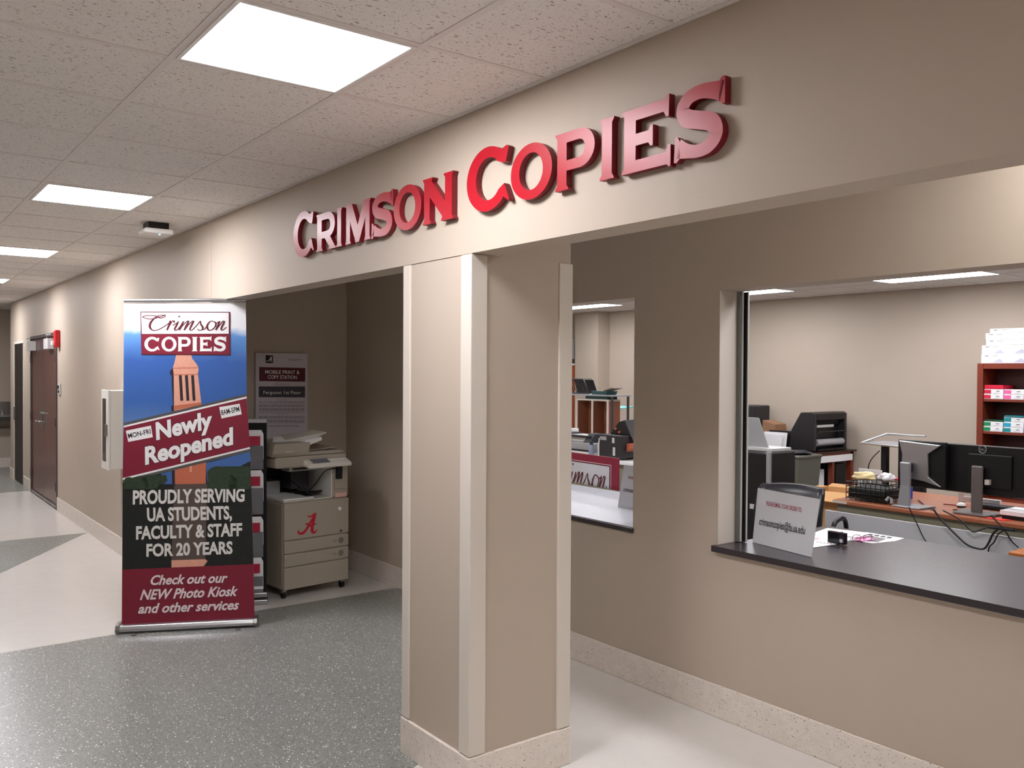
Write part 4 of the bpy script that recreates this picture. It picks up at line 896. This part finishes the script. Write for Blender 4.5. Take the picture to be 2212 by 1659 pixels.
# ------------------------------------------------------------------ laminator and its table
o = thing('wooden_table', 'reddish wooden table against the back wall carrying the black laminator', 'table', (-6.55, 7.9, 0))
TX0, TX1, TY0, TY1 = -6.86, -6.24, 7.44, 8.36
MB().box(TX0, TX1, TY0, TY1, .735, .758, mat('dark_table_edge', (52, 26, 20), .3)).build('table_top', o, .005)
MB().box(TX0+.03, TX1-.03, TY0+.03, TY1-.03, .62, .735, MAHOG).build('apron', o)
for x in (TX0+.06, TX1-.06):
    for y in (TY0+.06, TY1-.06): MB().box(x-.03, x+.03, y-.03, y+.03, 0, .735, MAHOG).build('leg', o, .004)
MB().box(TX1-.10, TX1-.04, 7.87, 7.92, 0, .62, MAHOG).build('middle_leg', o)
o = MB().box(TX1-.029, TX1-.01, 7.52, 8.28, .625, .705, PAPER).build('paper_roll'); tag(o, 'white folded paper sheets sticking out under the laminator table top', 'paper')
o = thing('laminator', 'large black laminating machine on the reddish wooden table', 'laminator', (-6.5, 7.9, .758))
LP = [(-6.72, .765), (-6.33, .765), (-6.33, 1.23), (-6.37, 1.25), (-6.53, 1.245), (-6.70, .96), (-6.72, .93)]
LPm = [(-6.72, .765), (-6.42, .765), (-6.42, 1.05), (-6.38, 1.14), (-6.33, 1.15), (-6.33, 1.23), (-6.37, 1.25), (-6.53, 1.245), (-6.70, .96)]
CHAR = mat('charcoal_plastic', (44, 42, 44), .4)
MB().prism([(x, 7.55, z) for x, z in LP], (0, .05, 0), CHAR).build('side_panel', o, .008)
MB().prism([(x, 8.22, z) for x, z in LP], (0, .05, 0), CHAR).build('side_panel', o, .008)
MB().prism([(x, 7.60, z) for x, z in LPm], (0, .62, 0), BLACK).build('body', o, .006)
MB().tube([(-6.36, 7.62, .865), (-6.36, 8.20, .865)], .045, mat('silver_film_roll', (176, 176, 182), .3, metal=.2), 18).build('film_roll', o)
MB().box(-6.345, -6.335, 7.62, 7.98, 1.06, 1.09, LTGREY).build('guide_bar', o)
MB().box(-6.345, -6.325, 7.62, 8.2, 1.0, 1.01, DKGREY).build('feed_edge', o); MB().box(-6.42, -6.30, 7.60, 8.22, .768, .79, BLACK).build('feed_tray', o)
for k, (x0, x1, y0, y1, z1, lab) in enumerate(((-6.76, -6.56, 7.52, 7.85, .56, 'white printed paper box under the left side of the laminator table'), (-6.52, -6.38, 7.55, 7.85, .52, 'white paper box standing under the laminator table'))):
    o = thing('paper_box', lab, 'box', ((x0+x1)/2, (y0+y1)/2, 0)); z0 = .0015
    MB().box(x0, x1, y0, y1, z0, z1, PAPER).build('box', o, .004)
    b = MB()
    for r in range(4): b.box(x0+.03, x0+.03+.1, y0-.001, y0, z1-.06-.03*r, z1-.05-.03*r, GREY)
    b.build('printing', o)
o = MB().box(-6.60, -6.30, 7.98, 8.20, .0015, .58, BLACK).build('dark_recess_block'); tag(o, 'black block standing in for the dark recess under the laminator table', 'box')  # black block puts in the shade of the recess between the table legs
# open carton in front, closed carton under it
CARD = mat('brown_cardboard', (196, 150, 98), .7, noise=.05, nscale=8)
def open_box(M_, w_, d_, h_, name, label):
    o = thing(name, label, 'box', M_ @ Vector((0, 0, 0)))
    b = MB(M_); tt = .006
    b.box(-w_/2, w_/2, -d_/2, -d_/2+tt, 0, h_, CARD); b.box(-w_/2, w_/2, d_/2-tt, d_/2, 0, h_, CARD); b.box(-w_/2, -w_/2+tt, -d_/2+tt, d_/2-tt, 0, h_, CARD); b.box(w_/2-tt, w_/2, -d_/2+tt, d_/2-tt, 0, h_, CARD); b.box(-w_/2+tt, w_/2-tt, -d_/2+tt, d_/2-tt, 0, tt, CARD)
    b.build('walls', o)
    for pts in ([(-w_/2, -d_/2, h_), (w_/2, -d_/2, h_), (w_/2, -d_/2-.12, h_-.08), (-w_/2, -d_/2-.12, h_-.08)], [(-w_/2, d_/2, h_), (w_/2, d_/2, h_), (w_/2, d_/2+.10, h_+.02), (-w_/2, d_/2+.10, h_+.02)], [(w_/2, -d_/2, h_), (w_/2, d_/2, h_), (w_/2+.07, d_/2, h_-.05), (w_/2+.07, -d_/2, h_-.05)], [(-w_/2, -d_/2, h_), (-w_/2, d_/2, h_), (-w_/2-.09, d_/2, h_+.0), (-w_/2-.09, -d_/2, h_+.0)]):
        MB(M_).prism(pts, (0, 0, .005), CARD).build('flap', o)
    return o
open_box(Matrix.Translation((-4.86, 5.75, .338)) @ Matrix.Rotation(.12, 4, 'Z'), .40, .38, .25, 'cardboard_carton', 'open cardboard carton with spread flaps on a closed one behind the chair')
o = thing('cardboard_carton', 'closed cardboard carton under the open carton', 'box', (-4.83, 5.75, 0))
MB().box(-5.03, -4.63, 5.55, 5.95, .0015, .337, CARD).build('box', o, .004)
MB().box(-4.98, -4.80, 5.548, 5.55, .18, .21, mat('carton_print', (70, 52, 36), .6)).build('printing', o)
# trash bin, board stack, dark cabinet, far things left of the laminator
o = thing('waste_bin', 'olive-grey waste bin lined with a dark bag left of the laminator table', 'waste bin', (-5.87, 6.45, 0))
BIN = mat('olive_grey_bin', (92, 92, 82), .5)
b = MB(); b.closed = lambda: False
lo_, hi_ = (-6.02, -5.70, 6.30, 6.62), (-6.07, -5.65, 6.25, 6.67)
v_ = [(lo_[0], lo_[2], .0015), (lo_[1], lo_[2], .0015), (lo_[1], lo_[3], .0015), (lo_[0], lo_[3], .0015), (hi_[0], hi_[2], .82), (hi_[1], hi_[2], .82), (hi_[1], hi_[3], .82), (hi_[0], hi_[3], .82)]
b.add(v_, [(0, 3, 2, 1), (0, 1, 5, 4), (1, 2, 6, 5), (2, 3, 7, 6), (3, 0, 4, 7)], BIN); b.build('bin_body', o)
MB().prism([(hi_[0]-.01, hi_[2]-.01, .80), (hi_[1]+.01, hi_[2]-.01, .80), (hi_[1]+.01, hi_[3]+.01, .80), (hi_[0]-.01, hi_[3]+.01, .80)], (0, 0, .03), BIN).build('rim', o, .01)
b = MB(); pts = []
random.seed(4)
for k in range(24):
    an = 2*math.pi*k/24; pts.append((-5.86+.19*math.cos(an)*1.0, 6.46+.19*math.sin(an), .835+.02*random.random()))
b.prism(pts, (0, 0, .012), mat('dark_bin_liner', (40, 42, 52), .3)); b.build('liner', o)
for k, lab in enumerate(('white foam board leaning left of the laminator, foremost', 'white foam board leaning left of the laminator, behind the foremost one', 'black-edged board leaning at the back of the white boards')):
    z_ = .985+.02*k; x_ = -6.86+.035*k; y_ = 7.0+.05*k
    o = MB().prism([(x_-.02, y_, .002), (x_+.34, y_, .002), (x_+.38, y_+.10, z_), (x_+.05, y_+.10, z_)], (0, .012, 0), PAPER if k < 2 else BLACK).build('foam_board'); tag(o, lab, 'board', 'boards leaning by the laminator')
o = thing('black_equipment_case', 'tall black equipment case in the far corner by the window channel', 'case', (-7.62, 8.0, 0))
MB().box(-7.95, -7.50, 7.9, 8.25, 0.0015, 1.29, CHAR).build('case', o, .02); MB().box(-7.9, -7.55, 7.89, 7.90, .2, .9, BLACK).build('front_panel', o)
o = MB().prism([(-7.45, 8.0, .0015), (-7.10, 8.0, .0015), (-7.24, 8.0, 1.04), (-7.44, 8.0, 1.09)], (0, .25, 0), mat('brown_bag_paper', (150, 112, 84), .8)).build('brown_paper_sack'); tag(o, 'brown paper sack between the black case and the white boards', 'sack')
o = thing('black_cabinet', 'black cabinet with a silver edge strip just inside the wide window', 'cabinet', (-4.5, 4.0, 0))
MB().box(-4.95, -4.345, 3.9, 4.3, .0015, 1.09, BLACK).build('cabinet_body', o, .012)
MB().box(-4.343, -4.305, 3.895, 3.92, .0015, 1.10, GREY).build('edge_strip', o, .004)
MB().box(-4.50, -4.44, 3.897, 3.90, .62, .66, LTGREY).build('label', o)
o = thing('laptop', 'open silver laptop seen from behind on top of the black cabinet', 'laptop', (-4.6, 4.1, 1.09))
MB().prism([(-4.86, 4.05, 1.12), (-4.435, 4.05, 1.12), (-4.50, 4.0, 1.365), (-4.86, 4.0, 1.365)], (0, .012, 0), mat('silver_lid', (166, 168, 170), .4)).build('lid', o, .004)
MB().box(-4.87, -4.36, 4.0, 4.26, 1.091, 1.118, LTGREY).build('base', o, .004)
# black leather chair
LEA = mat('black_leather', (30, 30, 34), .32, bump=.2, bscale=300)
o = thing('desk_chair', 'black leather desk chair behind the white card sign', 'chair', (-3.8, 3.55, 0))
b = MB(); N_ = 10; W2_ = .25
rows = []
for i in range(9):
    z = .50+.47*i/8; bow = .05*math.sin(i/8*math.pi)
    row = []
    for k in range(N_+1):
        u = k/N_*2-1; wd = W2_*(1-.10*abs(i/8-.5)) * (1 if i < 8 else .975)
        row.append(Vector((-3.90+wd*u, 3.45+.10*(i/8)-bow+.07*u*u*-1, z-(.012*u*u if i == 8 else 0))))
    rows.append(row)
vs = [p for r in rows for p in r]; nb = len(vs); vs2 = [p+Vector((0, .07, 0)) for p in vs]
fs = []
for i in range(8):
    for k in range(N_):
        q = i*(N_+1)+k; fs.append((q, q+1, q+N_+2, q+N_+1)); fs.append((nb+q, nb+q+N_+1, nb+q+N_+2, nb+q+1))
border = [k for k in range(N_+1)]+[(N_+1)*i+N_ for i in range(1, 9)]+[8*(N_+1)+k for k in range(N_-1, -1, -1)]+[(N_+1)*i for i in range(7, 0, -1)]
for k in range(len(border)): a_, c_ = border[k], border[(k+1) % len(border)]; fs.append((a_, nb+a_, nb+c_, c_))
CHM = Matrix.Translation((-3.86, 3.55, -.06)) @ Matrix.Rotation(.25, 4, 'Z') @ Matrix.Translation((3.90, -3.5, 0))
b.M = CHM; b.add(vs+vs2, fs, LEA, True); b.build('backrest', o)
MB(CHM).box(-4.14, -3.66, 3.55, 4.02, .44, .53, LEA).build('seat', o, .03, 3)
for sx in (-4.17, -3.63):
    b = MB(CHM); b.tube(spline([(sx, 3.62, .48), (sx, 3.60, .62), (sx, 3.66, .70), (sx, 3.86, .70), (sx, 3.92, .60), (sx, 3.90, .48)], 5), .018, BLACK, 8); b.build('armrest', o)
MB(CHM).tube([(-3.90, 3.80, .13), (-3.90, 3.80, .44)], .03, BLACK, 10).build('gas_column', o)
for k in range(5):
    an = k*2*math.pi/5+.3; e_ = Vector((-3.90+.29*math.cos(an), 3.80+.29*math.sin(an), .136))
    b = MB(CHM); b.tube([(-3.90, 3.80, .155), e_], .018, BLACK, 8); b.tube([e_+Vector((-.012, 0, -.046)), e_+Vector((.012, 0, -.046))], .028, BLACK, 10); b.build('base_leg', o)
# bookcase with reams and cartons
BX0, BX1, BY0, BY1 = -4.605, -3.6, 8.06, 8.385
o = thing('bookcase', 'reddish-brown wooden bookcase at the right picture edge holding reams of paper', 'bookcase', ((BX0+BX1)/2, 8.2, 0))
MB().box(BX0, BX0+.065, BY0, BY1, 0.0015, 1.862, MAHOG).build('side_panel', o, .003); MB().box(BX1-.065, BX1, BY0, BY1, 0.0015, 1.862, MAHOG).build('side_panel', o, .003)
MB().box(BX0+.066, BX1-.066, BY0, BY1, 1.80, 1.862, MAHOG).build('top_panel', o, .003); MB().box(BX0+.066, BX1-.066, BY1-.012, BY1, 0.0015, 1.80, mat('dark_back_wood', (62, 24, 18), .5)).build('back_panel', o)
SHZ = (1.465, 1.105, .72, .36, .06)
for z in SHZ: MB().box(BX0+.066, BX1-.066, BY0+.01, BY1-.013, z-.028, z, MAHOG).build('shelf', o, .002)
def ream(x, y, z, col, kind, label, group, hh=.055):
    o = thing('paper_ream', label, 'ream of paper', (x+.1, y+.1, z), group)
    MB().box(x, x+.205, y, y+.27, z+.0005, z+hh-.001, PAPER).build('wrapper', o, .004)
    MB().box(x-.0008, x+.075, y-.0008, y+.2, z+.006, z+hh-.008, mat('ream_'+kind, col, .45)).build('colour_band', o)
    b = MB(); b.box(x+.13, x+.165, y-.001, y, z+.030, z+.036, KPRINT); b.box(x+.11, x+.17, y-.001, y, z+.012, z+.015, GREY); b.build('printing', o)
cx0 = BX0+.068
cols = {'red': (206, 38, 66), 'pink': (240, 104, 164), 'green': (30, 138, 84), 'blue': (34, 160, 196), 'teal': (20, 140, 146), 'salmon': (236, 110, 110), 'violet': (126, 80, 170)}
for col_, (c1n, base_, x_, n_, nm) in enumerate((('red', 1.465, cx0, 2, 'red-banded'), ('pink', 1.465, cx0+.212, 2, 'pink-banded'), ('salmon', 1.465, cx0+.424, 2, 'salmon-banded'), ('green', 1.105, cx0, 2, 'green-banded'), ('teal', 1.105, cx0+.212, 3, 'teal-banded'), ('violet', 1.105, cx0+.424, 2, 'violet-banded'))):
    for k in range(n_):
        lv = ('bottom', 'second', 'top')[k] if n_ == 3 else ('lower', 'upper')[k]
        kk = 'blue' if (c1n == 'teal' and k == 1) else c1n
        ream(x_, BY0+.015+.006*((k*7) % 3), base_+.056*k, cols[kk], kk, '%s ream of paper, %s one of its pile in the bookcase' % (nm if kk != 'blue' else 'blue-banded', lv), 'reams of paper in the bookcase')
for (x_, z_, c_, l_) in ((cx0, 1.465+.113, (214, 22, 60), 'loose bright red paper packet on top of the red-banded reams'), (cx0, 1.105+.113, (24, 84, 56), 'thin dark green packet on top of the green-banded reams'), (cx0+.212, 1.105+.169, (24, 130, 136), 'thin teal packet on top of the teal-banded reams')):
    o = MB().box(x_+.004, x_+.20, BY0+.02, BY0+.28, z_, z_+(.042 if 'red paper' in l_ else .014), mat('packet_'+l_[6:12].strip(), c_, .5)).build('paper_packet', None, .004); tag(o, l_, 'paper packet')
BXW = mat('white_carton', (244, 244, 246), .5)
for k, (x_, z0, z1, lab) in enumerate(((-4.575, 1.863, 1.961, 'bottom'), (-4.57, 1.962, 2.063, 'second'), (-4.525, 2.064, 2.126, 'third'), (-4.53, 2.127, 2.198, 'fourth'), (-4.485, 2.199, 2.246, 'top'))):
    o = thing('white_carton', 'flat white carton on top of the bookcase, %s of its stack' % lab, 'box', (x_+.3, 8.2, z0), 'white cartons on the bookcase')
    MB().box(x_, x_+.60, 8.085, 8.36, z0, z1-.0005, BXW).build('box', o, .003)
    b = MB(); b.box(x_+.04, x_+.08, 8.084, 8.085, z1-.020, z1-.014, KPRINT); b.box(x_+.12, x_+.18, 8.084, 8.085, z1-.020, z1-.015, GREY)
    if k < 2: b.prism([(x_+.12, 8.0845, z0+.01), (x_+.24, 8.0845, z0+.01), (x_+.20, 8.0845, z0+.05), (x_+.17, 8.0845, z0+.035)], (0, .0004, 0), mat('pale_violet_print', (196, 196, 216), .5)); b.prism([(x_+.34, 8.0845, z0+.01), (x_+.48, 8.0845, z0+.01), (x_+.42, 8.0845, z0+.055)], (0, .0004, 0), MATS['pale_violet_print'])
    b.build('printing', o)
# projector cart behind the monitors
o = thing('equipment_cart', 'grey tray on a black pole cart behind the silver-backed monitor', 'cart', (-4.5, 6.1, 0))
b = MB(); b.box(-4.74, -4.30, 5.95, 6.35, 1.045, 1.06, GREY); b.build('tray', o, .006)
b = MB(); b.tube([(-4.74, 5.94, 1.055), (-4.30, 5.94, 1.045)], .012, SILVER, 8); b.tube([(-4.74, 5.95, 1.055), (-4.70, 6.35, 1.13), (-4.30, 6.35, 1.13)], .010, SILVER, 8); b.build('tray_rail', o)
MB().box(-4.62, -4.56, 6.10, 6.16, .08, 1.045, BLACK).build('pole', o, .006)
MB().box(-4.80, -4.30, 6.08, 6.18, .04, .09, BLACK).build('foot', o, .01); MB().box(-4.62, -4.55, 5.90, 6.36, .04, .09, BLACK).build('foot', o, .01)
MB().prism([(-4.53, 6.2, .5), (-4.25, 6.2, .5), (-4.25, 6.2, 1.03), (-4.40, 6.2, 1.03), (-4.48, 6.2, .8)], (0, .1, 0), BLACK).build('black_bag', o, .02)
MB().tube(spline([(-4.62, 6.08, .98), (-4.70, 6.06, .88), (-4.72, 6.06, .78), (-4.60, 6.07, .74)], 5), .005, BLACK, 6).build('strap', o)
# ------------------------------------------------------------------ beyond the narrow window
o = thing('work_table', 'white-topped work table carrying binding machines beyond the narrow window', 'table', (-6.4, 4.2, 0))
MB().box(-7.9, -5.55, 3.74, 4.46, .87, .90, mat('white_tabletop', (228, 230, 228), .4)).build('table_top', o, .003)
MB().box(-7.85, -5.6, 3.77, 3.79, .60, .87, OLV).build('apron', o)
for x in (-7.8, -5.63):
    for y in (3.83, 4.42): MB().box(x-.03, x+.03, y-.03, y+.03, 0, .87, DKGREY).build('leg', o)
WTZ = .9005
o = thing('binding_machine', 'grey and white binding machine at the left side of the narrow window', 'binding machine', (-6.6, 3.95, WTZ))
MB().box(-6.95, -6.335, 3.80, 4.12, WTZ, .945, LTGREY).build('base', o, .008); MB().box(-6.95, -6.34, 3.83, 4.10, .946, 1.03, GREY).build('body', o, .008)
MB().box(-6.93, -6.35, 3.805, 3.829, .955, .962, BLACK).build('slot', o)
for x in (-6.78, -6.45):
    MB().prism([(x-.05, 3.84, 1.031), (x-.05, 4.08, 1.031), (x-.05, 4.02, 1.12), (x-.05, 3.92, 1.12)], (.10, 0, 0), DKGREY).build('cheek', o, .006)
MB().box(-6.73, -6.50, 3.88, 4.05, 1.031, 1.10, LTGREY).build('punch_bar', o, .006); MB().tube([(-6.85, 3.86, 1.09), (-6.40, 3.86, 1.09)], .012, BLACK, 8).build('lever', o)
MB().box(-6.86, -6.80, 3.9, 4.05, 1.1, 1.15, WHITE).build('guide', o)
o = thing('punch_machine', 'black box-shaped punch machine with an angled black hood and a wooden grip', 'machine', (-6.05, 4.0, WTZ))
MB().box(-6.215, -5.90, 3.80, 4.25, WTZ+.02, 1.135, CHAR).build('body', o, .006)
MB().box(-6.20, -6.11, 3.795, 3.80, 1.08, 1.115, GREY).build('name_plate', o); MB().box(-6.03, -6.0, 3.795, 3.80, 1.06, 1.11, LTGREY).build('white_sticker', o); MB().box(-6.02, -5.99, 3.795, 3.80, .94, 1.02, LTGREY).build('white_sticker', o)
MB().prism([(-6.17, 3.9, 1.136), (-6.05, 3.9, 1.26), (-5.97, 3.9, 1.28), (-5.85, 3.9, 1.08), (-5.90, 3.9, 1.136)], (0, .25, 0), BLACK).build('hood', o, .006)
MB().prism([(-5.895, 3.85, .98), (-5.78, 3.85, 1.04), (-5.80, 3.85, 1.07), (-5.895, 3.85, 1.06)], (0, .2, 0), mat('reddish_grip', (176, 96, 74), .5)).build('grip', o, .008)
for x, z in ((-6.08, 1.19), (-6.03, 1.16)): MB().tube([(x, 3.90, z), (x, 3.885, z)], .012, MATS['reddish_grip'], 12).build('knob', o)
for qx in (-6.19, -5.93):
    for qy in (3.83, 4.22): MB().box(qx-.015, qx+.015, qy-.015, qy+.015, WTZ, WTZ+.021, BLACK).build('foot', o)
o = thing('spray_bottle', 'slim translucent bottle between the binding machine and the black punch machine', 'bottle', (-6.29, 3.79, WTZ))
MB().lathe((-6.30, 3.775, WTZ), [(.024, 0), (.027, .01), (.027, .10), (.02, .125)], mat('smoky_blue_plastic', (140, 150, 172), .2), 14).build('bottle', o); MB().lathe((-6.30, 3.775, WTZ+.125), [(.018, 0), (.016, .03)], DKGREY, 12).build('cap', o)
o = thing('white_bottle', 'white upright bottle leaning at the black punch machine', 'bottle', (-6.25, 3.85, WTZ))
MB().lathe((-6.245, 3.84, WTZ), [(.024, 0), (.026, .01), (.026, .13), (.016, .16)], LTGREY, 14).build('bottle', o); MB().lathe((-6.245, 3.84, WTZ+.16), [(.014, 0), (.014, .03)], WHITE, 12).build('cap', o)
o = MB().lathe((-5.71, 3.95, WTZ), [(.045, 0), (.05, .16), (.052, .165), (.052, .18)], mat('pale_cup', (206, 202, 192), .5), 18).build('paper_cup'); tag(o, 'pale cup with a lid right of the black punch machine', 'cup')
# cubby organiser, wire shelf, racks behind the table
o = thing('cubby_organizer', 'brown cubby organizer with a pale edge under the wire shelf', 'organizer', (-7.0, 4.7, 0))
CUB = mat('brown_cubby_wood', (126, 76, 56), .5)
CUE = mat('pale_edge_band', (196, 186, 176), .5)
for x in (-7.39, -7.13, -6.885): MB().box(x-.012, x+.012, 4.55, 4.72, .96, 1.42, CUB).build('upright', o)
MB().box(-7.40, -6.873, 4.545, 4.72, 1.42, 1.44, CUE).build('top', o); MB().box(-7.378, -6.897, 4.71, 4.72, .96, 1.42, CUB).build('back', o); MB().box(-7.378, -6.897, 4.55, 4.71, .96, .975, CUB).build('shelf', o)
for x in (-7.39, -7.13, -6.885): MB().box(x-.013, x+.013, 4.54, 4.5495, .96, 1.42, CUE).build('edge_band', o)
o2 = thing('low_cabinet', 'low brown cabinet under the cubby organizer', 'cabinet', (-7.0, 4.7, 0)); MB().box(-7.70, -6.84, 4.54, 5.0, .0015, .958, CUB).build('cabinet', o2, .004); MB().box(-7.65, -6.89, 4.535, 4.54, .1, .9, MAHOG).build('door', o2)
o = thing('wire_shelf_unit', 'grey metal shelf unit with thin posts above the cubby organizer', 'shelf unit', (-7.2, 4.9, 0))
for x in (-7.75, -6.79):
    for y in (4.52, 4.76): MB().tube([(x, y, .0015), (x, y, 1.474)], .014, DKGREY, 8).build('post', o)
MB().box(-7.77, -6.77, 4.50, 4.78, 1.475, 1.49, GREY).build('shelf', o); MB().box(-7.50, -7.46, 4.50, 4.53, .96, 1.474, LTGREY).build('post', o)
o = thing('file_rack', 'slanted black wire file rack on the metal shelf beyond the narrow window', 'rack', (-7.2, 4.7, 1.49))
b = MB()
for k in range(7):
    x = -7.50+.045*k; b.tube([(x, 4.56, 1.497), (x-.09, 4.56, 1.66), (x-.09, 4.70, 1.66)], .005, BLACK, 5)
b.tube([(-7.61, 4.56, 1.66), (-7.30, 4.56, 1.66), (-7.20, 4.56, 1.499), (-7.53, 4.56, 1.499)], .008, DKGREY, 6); b.build('wires', o)
MB().prism([(-7.57, 4.71, 1.493), (-7.23, 4.71, 1.493), (-7.31, 4.71, 1.65), (-7.63, 4.71, 1.65)], (0, .01, 0), BLACK).build('back_plate', o)
o = thing('teal_tray', 'dark teal tray on the metal shelf beside the slanted file rack', 'tray', (-6.95, 4.7, 1.49))
TEAL = mat('dark_teal_plastic', (38, 74, 76), .4)
MB().prism([(-7.16, 4.56, 1.491), (-6.93, 4.56, 1.491), (-6.91, 4.56, 1.53), (-7.17, 4.56, 1.53)], (0, .16, 0), TEAL).build('tray', o, .004); MB().prism([(-6.98, 4.55, 1.535), (-6.82, 4.55, 1.575), (-6.81, 4.55, 1.565), (-6.96, 4.55, 1.531)], (0, .15, 0), mat('taupe_card', (130, 116, 106), .6)).build('folder', o)
o = MB().box(-7.25, -6.90, 4.55, 4.70, 1.4405, 1.4735, TEAL).build('teal_box'); tag(o, 'flat dark teal box squeezed between the cubby organizer and the metal shelf', 'box')
o = thing('teal_paper_holder', 'light teal sheet holder sticking out right of the cubby organizer', 'holder', (-7.0, 4.95, 1.3))
MB().prism([(-7.13, 4.97, 1.350), (-6.89, 4.97, 1.350), (-6.93, 4.82, 1.330), (-7.10, 4.82, 1.330)], (0, 0, .008), mat('light_teal', (88, 170, 166), .4)).build('sheet', o); MB().box(-7.20, -7.08, 4.74, 4.90, 1.32, 1.36, DKGREY).build('clamp', o)
MB().tube([(-7.19, 4.76, 1.34), (-7.19, 4.76, 1.4745)], .010, DKGREY, 8).build('bracket', o)
o = thing('dark_credenza', 'dark brown cabinet at the right side of the narrow window behind the machines', 'cabinet', (-6.3, 5.6, 0))
MB().box(-8.2, -6.9, 6.6, 7.1, .0015, 1.02, mat('dark_walnut', (56, 36, 30), .4)).build('cabinet_body', o, .004); MB().box(-8.24, -6.86, 6.56, 7.12, 1.02, 1.045, mat('walnut_top', (92, 66, 54), .4)).build('cabinet_top', o)
# far left: monitor on a shelf behind the pillar
o = thing('wall_shelf', 'orange-brown shelf unit seen past the left edge of the white pillar', 'shelf', (-12.2, 8.2, 0))
MB().box(-12.3, -11.56, 8.0, 8.38, .0015, 1.86, mat('orange_brown_wood', (170, 88, 52), .4)).build('shelf_body', o, .004); MB().box(-12.32, -11.55, 7.98, 8.39, 1.861, 1.89, PAPER).build('shelf_top', o)
o = thing('computer_monitor', 'dark monitor with a grey surround standing on the shelf beyond the narrow window', 'monitor', (-12.2, 8.15, 1.89))
MB().box(-12.25, -11.56, 8.10, 8.16, 1.97, 2.33, GREY).build('screen_housing', o, .006); MB().box(-12.2, -11.60, 8.094, 8.10, 2.02, 2.29, BLACK).build('screen', o); MB().box(-12.0, -11.8, 8.05, 8.25, 1.891, 1.97, DKGREY).build('stand', o, .006)
